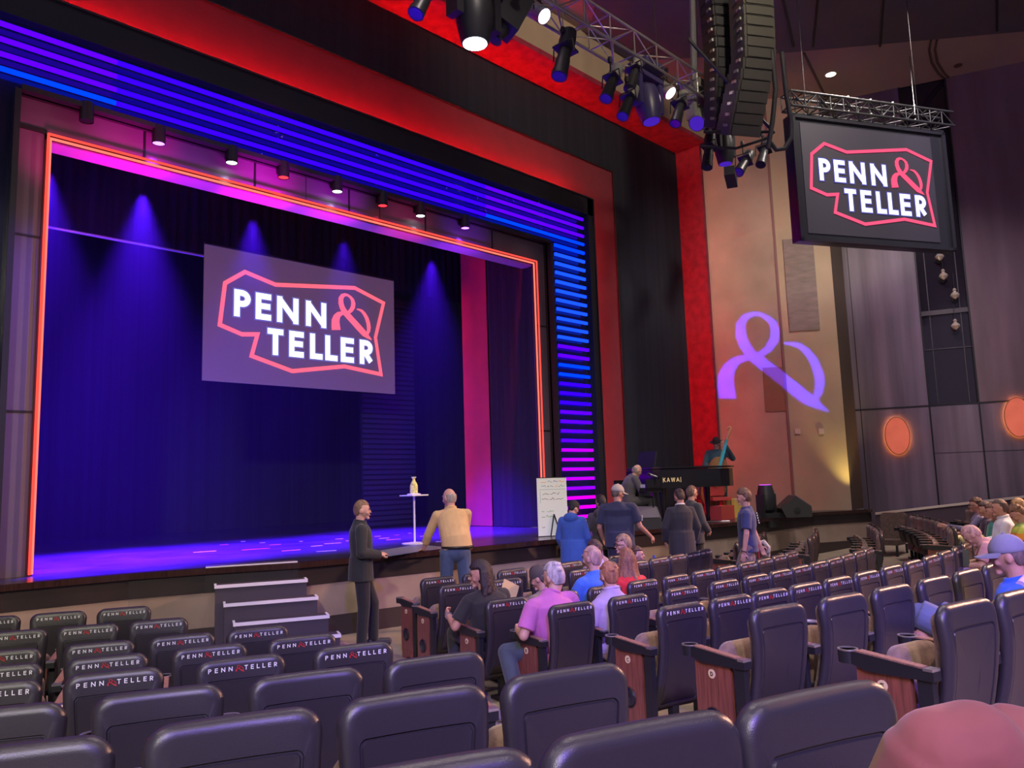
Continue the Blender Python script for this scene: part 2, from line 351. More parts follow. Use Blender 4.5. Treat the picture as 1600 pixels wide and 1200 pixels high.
while z > 1.12:
    c = AZ2 if i < 11 and i > 0 else (AZU if i == 0 else (VIO if i in (11, 12) else (AZU if i in (13, 14) else (BLU if i < 18 else (VIO if i < 24 else (PUR if i < 27 else MAG))))))
    if 22 <= i < 26: c = (0.26, 0.0, 1.0)
    for xa, xb in ((lx0, sx1), (.7, 1.75)):
        b = MB(); b.bbox(*P0((xa, y0 - .02, z - .032), (xb, y0 + .02, z + .032))); b.build('light_strip', hue(c, 2.6), port)
    z -= dz; i += 1
# crumpled film hanging behind the strips catches small glints
M_FOIL = mat('crumpled_film', (0.35, 0.28, 0.4), 0.2, 0.6)
b = MB(); rnd = random.Random(3)
for k in range(90):
    x = rnd.choice([8.0, 9.5, 11.0, 5.9, 12.4]) + rnd.gauss(0, .25); z = rnd.uniform(ZS[4] - .1, ZS[0] + .2); s = rnd.uniform(.015, .05)
    p = Vector((x - 7.5, rnd.uniform(-.02, .0), z - 1)); q = [p + Vector((rnd.uniform(-s, s), rnd.uniform(-.01, .01), rnd.uniform(-s, s))) for _ in range(3)]
    b.add(q, [(0, 1, 2)])
b.build('film', M_FOIL, port)
# red strip fixed behind the portal's outer edge, washing the band
rs_ = MB()
for a, c in (((LOX - .10, .215, 1.05), (LOX - .07, .245, LOZ - .09)), ((LLX + .07, .215, 1.05), (LLX + .10, .245, LOZ - .09)), ((LLX + .08, .215, LOZ - .10), (LOX - .08, .245, LOZ - .07))): rs_.bbox(*P0(a, c))
rs_.build('red_light_strip', glow('red_strip_glow', (1.0, 0.010, 0.016), 420), port)
# ---- inner header and side panels
M_GREY = mat('grey_portal_panel', (0.12, 0.095, 0.14), 0.6, noise=0.05, nscale=3)
ZH = 6.62
b = MB(); b.bbox((LLI - .05, .0, ZH), (LIX + .05, .08, LIZ + .15)); b.build('wall_header', M_GREY, kind='structure')
NX0, NX1 = 2.83, 12.18
b = MB(); b.bbox((LLI - .05, .0, 1), (NX0, .08, ZH)); b.build('wall_portal_left', M_GREY, kind='structure')
b = MB(); b.bbox((NX1 + .02, .0, 1), (LIX + .05, .08, ZH)); b.build('wall_portal_right', M_GREY, kind='structure')
b = MB()
for px in (225, 398, 545, 664, 768): x = at(px, 200 + px * .2, y=0)[0]; b.bbox((x - .015, -.012, ZH), (x + .015, .01, LIZ + .1))
for px in (478, 593): x = at(px, 300, y=0)[0]; b.bbox((x - .004, -.006, ZH), (x + .004, .01, LIZ + .1))
for z in (5.25, 3.0): b.bbox((LLI, -.012, z), (NX0, .01, z + .025)); b.bbox((NX1 + .05, -.012, z), (LIX, .01, z + .025))
b.bbox((LLI, -.02, ZH + .04), (NX0, .01, ZH + .1))
b.build('trim_2', M_BLACK, kind='structure')
M_SOFF = mat('pale_soffit', (0.42, 0.3, 0.38), 0.6)
b = MB(); b.bbox((NX0, .08, ZH - .02), (12.3, .42, ZH + .1)); b.build('ceiling_portal_soffit', M_SOFF, kind='structure')
# neon frame
neon = thing('neon_frame', 'red neon frame outlining the stage opening', 'neon light', (7.5, -.03, 1))
G_NEON = glow('neon_red', (1.0, 0.06, 0.045), 1.7); G_NEON2 = glow('neon_pink', (1.0, 0.15, 0.11), 1.8)
ZN = 6.635
for nm, off, yy, g in (('outer_tube', 0.0, -.07, G_NEON), ('inner_tube', .036, -.02, G_NEON2)):
    b = MB()
    pts = [(NX0 + off - 7.5, yy, .02), (NX0 + off - 7.5, yy, ZN - 1 - off), (NX1 - off - 7.5, yy, ZN - 1 - off), (NX1 - off - 7.5, yy, .02)]
    for p, q in zip(pts, pts[1:]): b.cyl(p, q, .017, n=10)
    for p in pts[1:3]: b.ell(p, (.017,) * 3, nu=10, nv=6)
    b.build(nm, g, neon, smooth=60)
M_CHAN = mat('dark_neon_channel', (0.05, 0.004, 0.004), 0.5)
b = MB()
for a, c in (((NX0 - .02 - 7.5, .005, 0), (NX0 + .05 - 7.5, .03, ZN - 1 + .02)), ((NX1 - .05 - 7.5, .005, 0), (NX1 + .02 - 7.5, .03, ZN - 1 + .02)), ((NX0 - .02 - 7.5, .005, ZN - 1.05), (NX1 + .02 - 7.5, .03, ZN - 1 + .02))): b.bbox(a, c)
b.build('channel', M_CHAN, neon)
# downlights on the header
GW = glow('lamp_white', (0.85, 1.0, 0.88), 9); GP = glow('lamp_violet', (0.45, 0.10, 1.0), 7); GR = glow('lamp_red', (1.0, 0.02, 0.03), 4); GO = glow('lamp_dot', (.6, .6, .7), 2)
CANS = [(135, 190, None, 'dark unlit can spotlight at the left end of the portal header'), (248, 225, 'P', 'violet can spotlight on the portal header, nearest the left corner'),
        (362, 255, 'W', 'white can spotlight left of the first red one on the header'), (443, 278, 'R', 'red can spotlight above the hanging screen'),
        (527, 300, 'W', 'white can spotlight between the two red ones on the header'), (598, 322, 'R', 'red can spotlight right of the hanging screen'),
        (657, 338, 'W', 'white can spotlight left of the violet one at the right end of the header'), (727, 357, 'P', 'violet can spotlight at the right end of the portal header')]
for px, py, kind, lab in CANS:
    p = at(px, py, y=-.17)
    t = thing('can_spotlight', lab, 'spotlight', (p[0], p[1], p[2]), 0, 'can spotlights along the portal header')
    b = MB(); b.lathe([(.05, .28), (.085, .26), (.09, .0), (.082, .0), (.075, .05)], (0, 0, 0), 20); b.build('housing', M_BLACK, t, smooth=40)
    b = MB(); b.bbox((-.02, -.01, .27), (.02, .16, .30)); b.bbox((-.03, .12, .1), (.03, .17, .32)); b.build('bracket', M_BLACK, t)
    b = MB(); b.lathe([(.078, .0), (.078, .012)], (0, 0, 0.012), 20); b.build('lens', {'P': GP, 'W': GW, 'R': GR, None: M_BLACK}[kind], t)
    if kind:
        col = {'P': (0.35, 0.05, 1.0), 'W': (0.75, 0.9, 0.85), 'R': (1.0, 0.03, 0.12)}[kind]; e_ = {'P': 60, 'W': 12, 'R': 16}[kind]
        light('SPOT', 'can_beam', (p[0], p[1] - .0, p[2] - .02), col, e_ * 3, (p[0] - .1, p[1] + .7, p[2] - 1.5), .05, 46, .9)
for x, c, en in ((3.9, (1, .0, .42), 480), (4.7, (.6, .0, .9), 200), (5.9, (1, .0, .8), 800), (7.2, (.7, .0, .9), 380), (2.9, (1, .02, .25), 130), (8.8, (1, .02, .25), 150), (10.2, (.3, .02, 1), 200)):
    light('SPOT', 'header_magenta_wash', (x, -.9, 5.5), c, en, (x, .1, 6.75), .15, 54, 1.0)
# ---- inside the stage
b = MB(); b.bbox((-6, 8.3, 1), (18.5, 8.4, 10)); b.build('wall_back_drape', mat('back_drape', (0.017, 0.017, 0.034), .95, noise=.25, nscale=2, stretch=(5, 1, .05)), kind='structure')
b = MB(); b.bbox((-6, .4, 8.6), (18.5, 8.4, 8.7)); b.build('ceiling_stage', M_VELOUR, kind='structure')
def drape(name, a, c, m, label=None, amp_=.05, per=.22):      # pleated cloth between two plan points
    bb = MB(); L = math.hypot(c[0] - a[0], c[1] - a[1]); n = max(6, int(L / per * 6)); dx, dy = (c[0] - a[0]) / L, (c[1] - a[1]) / L; nx, ny = -dy, dx
    for th in (0, .012):
        for i in range(n + 1):
            t = L * i / n; o_ = amp_ * math.sin(2 * math.pi * t / per) + th
            for z in (a[2], c[2]): bb.v.append((a[0] + dx * t + nx * o_, a[1] + dy * t + ny * o_, z))
    m_ = 2 * (n + 1)
    for s_ in (0, m_):
        for i in range(n): bb.f.append((s_ + 2 * i, s_ + 2 * i + 2, s_ + 2 * i + 3, s_ + 2 * i + 1)); bb.mi.append(0)
    return bb.build(name, m, smooth=70)
o = drape('side_drape', (12.3, .12, 1.01), (12.3, 1.56, 8.5), M_VELOUR, amp_=.015); tag(o, 'black side drape just inside the right edge of the neon frame', 'stage drape')
M_REDD = mat('red_drape', (0.45, 0.05, 0.10), .9, noise=.1, nscale=2)
o = drape('side_drape', (12.3, 1.6, 1.01), (12.3, 2.44, 8.5), M_REDD, amp_=.008, per=.4); tag(o, 'tall red-lit side drape standing deeper inside the stage', 'stage drape')
o = drape('side_drape', (12.5, 2.6, 1.01), (15.5, 3.4, 8.5), M_VELOUR, amp_=.03); tag(o, 'black drape closing the wing behind the red-lit drape', 'stage drape')
M_SLAT = mat('navy_slat_panel', (0.03, 0.03, 0.06), .5)
t = thing('slatted_flat', 'dark navy flat of narrow horizontal slats behind the bald man', 'scenery flat', (11.4, 4.2, 1.0))
b = MB(); b.bbox((-.75, .03, 0), (.85, .08, 5.6)); b.build('backing', M_BLACK, t)
b = MB()
for k in range(46): b.bbox((-.72, -.01, .05 + k * .12), (.82, .035, .13 + k * .12))
b.build('slats', M_SLAT, t)
o = drape('border_drape', (-1, 4.15, 6.75), (15, 4.15, 8.6), M_VELOUR, amp_=.03); tag(o, 'black border drape hanging above the violet pipe', 'stage drape')
b = MB(); b.cyl((-1, 4.0, 6.67), (6.9, 4.0, 6.67), .028, n=12); o = b.build('batten_pipe', mat('violet_lit_pipe', (.75, .7, .9), .3, .3), smooth=60); tag(o, 'thin metal batten pipe catching violet light, left of the screen', 'pipe')
light('SPOT', 'pipe_violet_light', (4.5, 2.2, 6.2), (0.45, 0.05, 1.0), 60, (4.8, 4.0, 6.67), .05, 60, .8)
# ---- hanging stage screen
LOGO = [(0.182, 0.842), (0.33, 0.784), (0.758, 0.873), (0.932, 0.785), (0.88, 0.473), (0.912, 0.16), (0.696, 0.198), (0.416, 0.121), (0.217, 0.209), (0.244, 0.378), (0.171, 0.364), (0.07, 0.415), (0.091, 0.731)]
def logo(parent, W, H, yo, red, white, halo, ins=0.0):        # all in the plane x right, z up
    k = .9 if ins else 1.0
    def U(u, v): return ((u - .5) * W * k, yo, (v - .5) * H * k + (.02 * H if ins else 0))
    A = H / W
    bb = MB(); P = [Vector((u * W * k, v * H * k)) for u, v in LOGO]; n = len(P); wd = .038 * W * .5 * k
    inn, out = [], []
    for i in range(n):
        a, p, c = P[i - 1], P[i], P[(i + 1) % n]; d1 = (p - a).normalized(); d2 = (c - p).normalized(); n1 = Vector((-d1.y, d1.x)); n2 = Vector((-d2.y, d2.x)); m_ = (n1 + n2).normalized(); s = wd / 2 / max(.5, m_.dot(n1)) 
        for L, sg in ((inn, -1), (out, 1)): q = p + m_ * s * sg; L.append(((q.x - .5 * W * k), yo, (q.y - .5 * H * k) + (.02 * H if ins else 0)))
    bb.add(inn + out, [(i, (i + 1) % n, n + (i + 1) % n, n + i) for i in range(n)])
    hh = .222 * H * k / (H * k)
    def TT(x, y): return ((x - .5) * W * k, yo, (y * W - .5 * H) * k + (.02 * H if ins else 0))
    for st in amp_strokes():
        ribbon(bb, [(.633 + px * .19, .487 * A + py * .187 * 1.02, pw * .19 * 1.35) for px, py, pw in st], lambda x, y: TT(x, y))
    bb.build('red_outline', red, parent)
    for pad, m_, dy, nm in ((.012, halo, .003, 'glow'), (0, white, 0, 'letters')):
        bb = MB()
        def TL(x, y): q = TT(x, y); return (q[0], q[1] + dy, q[2])
        h = .212 * A; wd_ = .0262 + pad
        for s, xs, y_ in (('PENN', (.131, .232, .336, .484), .491), ('TELLER', (.290, .398, .506, .588, .674, .783), .230)):
            for ch, x in zip(s, xs):
                wl, sts = GL[ch]; 
                for stk in sts:
                    if ch == 'N': f_ = 1.0
                    elif ch == 'T': f_ = .74
                    elif ch == 'L': f_ = .78
                    else: f_ = .84
                    f_ *= .59 / A
                    seg_stroke(bb, [(x + .0155 + p[0] * h * f_, y_ * A + .0155 + p[1] * (h - .031)) for p in stk], wd_, TL, ext=True)
        bb.build(nm, m_, parent)
G_LR = glow('logo_red', (1.0, 0.13, 0.20), 1.25); G_LW = glow('logo_white', (0.93, 0.95, 1.0), 1.6); G_LH = glow('logo_halo', (0.16, 0.14, 0.48), 1.0)
scr = thing('hanging_screen', 'grey projection screen hanging over the stage, showing the white and red logo', 'screen', (8.515, 3.0, 5.3))
b = MB(); b.bbox((-2.205, 0, -1.3), (2.205, .03, 1.3)); b.build('screen_sheet', mat('mauve_screen', (0.16, 0.11, 0.15), .7, emit=(0.30, 0.17, 0.27), es=.22), scr)
b = MB(); b.cyl((-2.2, .015, 1.32), (2.2, .015, 1.32), .03); b.build('top_batten', M_BLACK, scr)
for x in (-1.8, -.6, .6, 1.8): b = MB(); b.cyl((x, .015, 1.33), (x, .015, 3.25), .006, n=6); b.build('cable', M_DARKMETAL, scr)
logo(scr, 4.41, 2.6, -.012, G_LR, G_LW, G_LH)
# ---- right-hand walls
T0, TA = (18.7, -.42), -57
T1 = (20.45, -3.09); W0, WA = (21.2, -3.1), -69.7
def wallbox(name, p, q, z0, z1, th, m, kind='structure', off=0.0):     # vertical slab; its visible face runs p -> q, thickness goes behind (left side of p->q)
    d = Vector((q[0] - p[0], q[1] - p[1])).normalized(); n = Vector((-d.y, d.x))
    P = [Vector(p) - n * off, Vector(q) - n * off, Vector(q) + n * (th - off), Vector(p) + n * (th - off)]
    bb = MB(); bb.prism([(v.x, v.y) for v in P], z0, z1); return bb.build(name, m, kind=kind)
def along(p0, ang, t): return (p0[0] + math.cos(R_(ang)) * t, p0[1] + math.sin(R_(ang)) * t)
sm = vplane(1212, 400, T0, TA); SEAM = (sm[0], sm[1])
M_TANW = mat('tan_side_wall', (0.37, 0.285, 0.22), .85, noise=.16, nscale=.8)
wallbox('wall_tan_left', T0, SEAM, 1.0, 12.2, .3, M_TANW)
wallbox('wall_tan_right', SEAM, T1, 1.0, 12.2, .3, mat('tan_side_wall_warm', (0.44, 0.345, 0.235), .8, noise=.08, nscale=1))  # gold of the uplight is partly put into this lighter wall colour
wallbox('trim_3', along(SEAM, TA, -.03), along(SEAM, TA, .03), 1.0, 12.0, .05, mat('dull_rose_trim', (0.23, 0.11, 0.11), .7), off=.03)
wallbox('trim_4', (19.39, -1.48), (19.68, -1.92), 3.58, 4.75, .03, mat('brown_wall_plate', (0.22, 0.12, 0.07), .8), off=.02)
wallbox('wall_column_return', T1, W0, 1.0, 12.2, .3, mat('brown_return', (0.085, 0.06, 0.05), .8))
o = wallbox('acoustic_panel', (19.80, -2.10), (20.22, -2.74), 5.68, 8.17, .05, mat('grey_fabric_panel', (0.24, 0.20, 0.18), .95, noise=.15, nscale=3, stretch=(1, 1, 4), bump=.5, bscale=3), kind=None, off=.04)
tag(o, 'tall grey fabric acoustic panel on the tan wall, right of the blue ampersand', 'wall panel')
for px, py, l in ((1246, 674, 'small square switch plate on the tan wall, the left one of two'), (1283, 674, 'small square switch plate on the tan wall, the right one of two')):
    q = vplane(px, py, T0, TA); a = along((q[0], q[1]), TA, -.07); c = along((q[0], q[1]), TA, .07)
    o = wallbox('wall_switch', a, c, q[2] - .07, q[2] + .07, .03, mat('pale_plate', (.6, .48, .42), .6), kind=None, off=.025); tag(o, l, 'switch plate', 'switch plates on the tan wall')
light('SPOT', 'gold_uplight', (20.15, -3.3, 1.15), (1.0, 0.76, 0.22), 150, (20.45, -3.0, 6.5), .05, 70, .9)
light('SPOT', 'gold_uplight', (19.6, -3.9, 1.2), (1.0, 0.74, 0.25), 260, (20.35, -2.95, 9.0), .1, 30, 1.0)
M_PURW = mat('aubergine_wall_panel', (0.155, 0.115, 0.155), .42, noise=.35, nscale=1.6, stretch=(2.2, 2.2, .12))
M_PURW2 = mat('maroon_wall_panel', (0.16, 0.10, 0.12), .6, noise=.2, nscale=1.2, stretch=(2, 2, .3))
Wd = lambda t: along(W0, WA, t)
v1, v2 = 1.74, 2.84
wallbox('wall_right_lower', Wd(0), Wd(16), 0, 3.55, .2, M_PURW)
wallbox('wall_right_upper', Wd(0), Wd(v1), 3.58, 12.4, .2, M_PURW)
wallbox('wall_right_rear', Wd(v2), Wd(16), 3.58, 12.4, .2, M_PURW2)
wallbox('window_1', Wd(v1), Wd(v2), 3.58, 12.4, .05, mat('dark_booth_glass', (0.02, 0.015, 0.025), .1, spec=.8), off=-.08)
b = MB()
def wbar(t0, t1, z0, z1, o0=.0, o1=.03):
    p, q = Wd(t0), Wd(t1); d = Vector((q[0] - p[0], q[1] - p[1])).normalized(); n = Vector((-d.y, d.x))
    b.prism([(p[0] - n.x * o1, p[1] - n.y * o1), (q[0] - n.x * o1, q[1] - n.y * o1), (q[0] - n.x * o0, q[1] - n.y * o0), (p[0] - n.x * o0, p[1] - n.y * o0)], z0, z1)
wbar(0, 16, 3.545, 3.585, -.05, .01)
for t_ in (v1, v2): wbar(t_ - .02, t_ + .02, 0, 12.4, -.05, .012)
wbar(.12, .14, 0, 12.4, -.05, .006)
for t_ in (4.6, 6.4): wbar(t_ - .01, t_ + .01, 0, 3.55, -.05, .006)
wbar(v1, 16, 2.35, 2.36, -.05, .006)
b.build('trim_5', M_BLACK, kind='structure')
b = MB(); wbar(v1, v2, 5.9, 6.02, -.08, -.03); wbar(v1, v2, 5.0, 5.02, -.08, -.05); wbar(v1 + .2, v1 + .22, 3.6, 9, -.08, -.05); wbar(v2 - .2, v2 - .18, 3.6, 9, -.08, -.05); b.build('trim_6', mat('booth_bar', (.07, .06, .07), .5), kind='structure')
# chandelier reflections in the booth glass, modelled as small faintly glowing shapes
for k, (px, py) in enumerate(((1468, 400), (1474, 430), (1492, 460), (1493, 508))):
    q = vplane(px, py, (21.12, -3.13), WA); o_ = thing('glass_lantern', ['small glass lantern, topmost in the dark wall recess', 'small glass lantern, second from the top in the dark recess', 'small glass lantern just above the cross bar of the recess', 'small glass lantern below the cross bar of the recess'][k], 'lantern', (q[0], q[1], q[2]), 0, 'glass lanterns in the dark recess')
    b = MB(); b.lathe([(.02, .16), (.05, .12), (.03, .08), (.09, .02), (.11, -.02), (.06, -.08), (.01, -.12)], (0, 0, 0), 10); b.build('glass_body', mat('lantern_glass', (.55, .45, .4), .15, .5, emit=(.5, .38, .3), es=.12), o_, smooth=30)
    b = MB(); b.cyl((0, 0, .15), (0, 0, .55), .006, n=6); b.build('chain', M_DARKMETAL, o_)  # thin line above each modelled reflection
# oval wall lamps
M_OVAL = mat('coral_oval', (0.65, 0.16, 0.10), .5, noise=.2, nscale=3, emit=(0.85, 0.16, 0.08), es=.42)
for px, py, l in ((1402, 681, 'coral oval wall lamp with an amber halo, left of the seated people'), (1590, 652, 'coral oval wall lamp with an amber halo, cut by the right edge of the photo')):
    q = vplane(px, py, W0, WA); t = thing('oval_wall_lamp', l, 'wall lamp', (q[0], q[1], q[2]), R_(WA), 'oval wall lamps')
    def ovl(rx, rz, n=40): return [(rx * math.cos(2 * math.pi * i / n), rz * math.sin(2 * math.pi * i / n)) for i in range(n)]
    b = MB(); b.prism(ovl(.275, .47), .06, .085, T=lambda v: Vector((v.x, -v.z, v.y))); b.build('shade', M_OVAL, t)
    b = MB(); P_ = ovl(.285, .48); b.tube([(x, -.07, z) for x, z in P_ + P_[:1]], .012, 6); b.build('rim', mat('copper_rim', (.5, .25, .12), .4, .6), t, smooth=60)
    b = MB(); P_ = ovl(.25, .445); b.tube([(x, -.03, z) for x, z in P_ + P_[:1]], .014, 6); b.build('halo_tube', glow('amber_halo', (1.0, 0.42, 0.10), 26), t, smooth=60)
# sloping partition with a pale cap in front of the side wall
pa, pb_ = (20.55, -3.62), (22.6, -9.2)
rail = thing('side_partition', 'low dark partition with a pale sloping cap along the right wall', 'partition', (pa[0], pa[1], 0))
def slope_box(n, m, z0a, z1a, z0b, z1b, o0, o1):
    d = Vector((pb_[0] - pa[0], pb_[1] - pa[1])).normalized(); nn = Vector((-d.y, d.x)); bb = MB()
    vs = []
    for (p, z0, z1) in ((Vector((0, 0)), z0a, z1a), (Vector((pb_[0] - pa[0], pb_[1] - pa[1])), z0b, z1b)):
        for o_ in (o0, o1):
            for z in (z0, z1): q = p + nn * o_; vs.append((q.x, q.y, z))
    bb.add(vs, [(0, 1, 3, 2), (4, 6, 7, 5), (0, 4, 5, 1), (2, 3, 7, 6), (0, 2, 6, 4), (1, 5, 7, 3)]); bb.build(n, m, rail)
slope_box('panel', mat('aubergine_partition', (.05, .03, .045), .6), 0, .87, .2, 1.52, 0, .1)
slope_box('cap', mat('pale_cap', (.50, .42, .36), .5), .87, .92, 1.52, 1.57, -.03, .13)
# ---- ceilings
ZC = 12.17
M_CEIL = mat('tan_ceiling', (0.27, 0.195, 0.145), .85, noise=.05, nscale=1)
b = MB(); b.prism([(14, -.6), (18.6, -.5), (21.2, -3.0), (27, -18.5), (10, -19), (10, -.6)], ZC, ZC + .1); b.build('ceiling', M_CEIL, kind='structure')
M_DCEIL = mat('dark_catwalk_ceiling', (0.075, 0.066, 0.068), .7, noise=.1, nscale=1)
b = MB(); b.prism([(13.6, -.7), (15.2, -.7), (17.47, -3.16), (21.06, -7.79), (25, -13), (20, -20), (-12, -20), (2, -6.5), (10, -4.4)], ZC - .06, ZC - .01); b.build('ceiling_catwalk', M_DCEIL, kind='structure')
b = MB()
for px in (1270, 1375, 1558, 1240): 
    p = at(px, 72 if px < 1400 else 48, z=ZC - .065); d = Vector((p[0] - CAM[0], p[1] - CAM[1])).normalized(); q = (p[0] - d.x * 5, p[1] - d.y * 5)
    b.bbox((0, 0, 0), (0, 0, 0)) if False else b.cyl((p[0], p[1], ZC - .065), (q[0] + (1 if px != 1240 else -1), q[1], ZC - .065), .03, n=6)
b.build('trim_7', M_BLACK, kind='structure')
q1, q2 = at(1256, 82, z=ZC), at(1293, 158, z=ZC)
b = MB(); b.cyl((q1[0], q1[1], ZC - .005), (q2[0], q2[1], ZC - .005), .03, n=6)
for off in (0, 9):
    b.tube([at(1455 + off, 62, z=ZC - .005), at(1452 + off, 78, z=ZC - .005), at(1456 + off, 98, z=ZC - .005), at(1466 + off, 114, z=ZC - .005), at(1474 + off, 122, z=ZC - .005)], .03, 6)
b.build('trim_8', mat('brown_groove', (.07, .04, .03), .8), kind='structure')
q = at(1298, 116, z=ZC); t = thing('ceiling_downlight', 'lit round downlight in the tan ceiling above the hanging monitor', 'ceiling light', tuple(q))
b = MB(); b.lathe([(.15, 0), (.15, -.012), (.12, -.012), (.12, 0)], (0, 0, 0), 20); b.build('trim_ring', mat('white_ring', (.7, .65, .6), .4), t)
b = MB(); b.lathe([(.125, -.008), (.125, -.004)], (0, 0, 0), 20); b.build('lamp', glow('warm_downlight', (1, .86, .66), 22), t)
q = at(1497, 102, z=ZC); b = MB(); b.lathe([(.1, 0), (.1, -.02)], tuple(q), 16); o = b.build('ceiling_vent', mat('brown_vent', (.06, .03, .02), .7)); tag(o, 'small unlit round fitting in the tan ceiling, towards the right', 'ceiling fitting')
# ---- stage steps
st = thing('stage_steps', 'black portable stage steps with violet-lit white edges beside the man in black', 'steps', (4.99, -1.52, 0), R_(-24.5))
sw = 1.12
M_STEP = mat('charcoal_step', (0.06, 0.045, 0.075), .6); M_EDGE = mat('white_step_edge', (.85, .78, .95), .6)
for k, zt in enumerate((1.012, .80, .60, .40, .20)):            # the flight runs out askew from the curved lip
    xo, yo = .104 * k, .02 - .235 * k
    b = MB(); b.bbox((xo - sw / 2, yo, zt - .03), (xo + sw / 2, yo + .27, zt)); tr = b.build('tread', M_STEP, st)
    b = MB(); b.bbox((xo - sw / 2, yo - .014, zt - .034), (xo + sw / 2, yo + .022, zt + .004)); b.build('edge_strip', M_EDGE, tr)
    if k:
        for s_ in (-1, 1): b = MB(); b.bbox((xo + s_ * (sw / 2 - .012) - .014, yo + .022, zt - .004), (xo + s_ * (sw / 2 - .012) + .014, yo + .23, zt + .004)); b.build('side_strip', M_EDGE, tr)
    if k: b = MB(); b.bbox((xo - sw / 2 + .01, yo + .01, 0.0), (xo + sw / 2 - .01, yo + .235, zt - .03)); b.build('riser_box', M_STEP, st)
# ================================================================== theatre seats
def rrect(hw, s0, s1, r, n=9):                                # rounded rectangle, counter-clockwise, in (x, s)
    P = []
    for cx, cs, a0 in ((hw - r, s1 - r, 0), (-hw + r, s1 - r, 90), (-hw + r, s0 + r, 180), (hw - r, s0 + r, 270)):
        for i in range(n + 1): a = R_(a0 + 90 * i / n); P.append((cx + r * math.cos(a), cs + r * math.sin(a)))
    Q = []                                                     # extra points along the long sides
    for i, p in enumerate(P):
        Q.append(p); q = P[(i + 1) % len(P)]; L = math.hypot(q[0] - p[0], q[1] - p[1])
        if (i + 1) % (n + 1) == 0:
            for k in range(1, 6): Q.append((p[0] + (q[0] - p[0]) * k / 6, p[1] + (q[1] - p[1]) * k / 6))
    return Q
SL = 0.76                                                      # length of the back along its slope
def seat_T(x, s, d):                                           # back coordinates -> seat coordinates (d: towards the rear)
    t = s / SL; z = 0.175 + s * 0.957
    y = 0.150 - 0.150 * t - 0.035 * math.sin(math.pi * min(1, t * 1.1)) + (0.028 * max(0, t - .8) / .2)
    x *= 1.0 - .075 * math.sin(math.pi * min(1, max(0, (t - .05) / .8))) * (1 if t < .85 else 1)
    y += -.30 * x * x
    return Vector((x, y - d, z + d * .12))
def shell_mesh():
    b = MB(); rings = []
    def ring(ins, d, r): rings.append([seat_T(x, s, d) for x, s in rrect(.232 - ins, ins, SL - ins, max(.012, r))])
    for ins, d, r in ((.022, -.026, .055), (.008, -.024, .07), (.001, -.018, .075), (0, -.006, .075), (.004, .008, .072), (.013, .021, .066), (.027, .029, .058), (.040, .031, .05)): ring(ins, d, r)
    def panel(ins, d, r, topx): rings.append([seat_T(x, s, d) for x, s in rrect(.178 - ins, .05 + ins, SL - .112 - ins, r)])
    panel(0, .031, .024, 0); panel(.003, .022, .022, 0); panel(.008, .022, .02, 0); panel(.012, .029, .018, 0)
    n = len(rings[0])
    for rg in rings: b.v += [tuple(v) for v in rg]
    for k in range(len(rings) - 1):
        for i in range(n): b.f.append((k * n + i, k * n + (i + 1) % n, (k + 1) * n + (i + 1) % n, (k + 1) * n + i)); b.mi.append(0)
    # grid-ish closing of the inner panel with smaller rings
    base = len(rings) - 1; 
    for f_ in (.66, .33):
        sh = [seat_T(x * f_, (s - (SL - .062) / 2) * f_ + (SL - .062) / 2, .029) for x, s in rrect(.166, .062, SL - .124, .018)]
        b.v += [tuple(v) for v in sh]; k = base
        for i in range(n): b.f.append((k * n + i, k * n + (i + 1) % n, (k + 1) * n + (i + 1) % n, (k + 1) * n + i)); b.mi.append(0)
        base += 1
    b.f.append(tuple(range(base * n, base * n + n))); b.mi.append(0)
    return b
def pad_mesh():
    b = MB(); rings = []
    for ins, d, r in ((.030, -.024, .06), (.028, -.040, .06), (.045, -.062, .05), (.08, -.072, .04), (.13, -.074, .03)):
        rings.append([seat_T(x, s, d) for x, s in rrect(.232 - ins, ins * .7, SL - ins, r)])
    n = len(rings[0])
    for rg in rings: b.v += [tuple(v) for v in rg]
    for k in range(len(rings) - 1):
        for i in range(n): b.f.append((k * n + i, k * n + (i + 1) % n, (k + 1) * n + (i + 1) % n, (k + 1) * n + i)); b.mi.append(0)
    b.f.append(tuple(range((len(rings) - 1) * n, len(rings) * n))); b.mi.append(0)
    b.f.append(tuple(range(n))); b.mi.append(0)
    return b
def pan_mesh(folded):
    b = MB()
    P = rrect(.20, 0, .40, .10, 6)
    if folded: T = lambda x, s, d: Vector((x, .19 + d + .07 * (s / .42), .33 + s * .86))
    else: T = lambda x, s, d: Vector((x, .13 + s, .46 - d - .03 * (1 - s / .42)))
    rings = []
    for ins, d in ((.03, -.005), (.01, .005), (0, .03), (.005, .07), (.03, .095), (.09, .10)):
        rings.append([T(x * (1 - ins / .21), .21 + (s - .21) * (1 - ins / .21), d) for x, s in P])
    n = len(P)
    for rg in rings: b.v += [tuple(v) for v in rg]
    for k in range(len(rings) - 1):
        for i in range(n): b.f.append((k * n + i, k * n + (i + 1) % n, (k + 1) * n + (i + 1) % n, (k + 1) * n + i)); b.mi.append(1 if k >= 3 else 0)
    b.f.append(tuple(range((len(rings) - 1) * n, len(rings) * n))); b.mi.append(1)      # the underside of a tipped-up seat is black
    b.f.append(tuple(range(n))); b.mi.append(0)
    return b
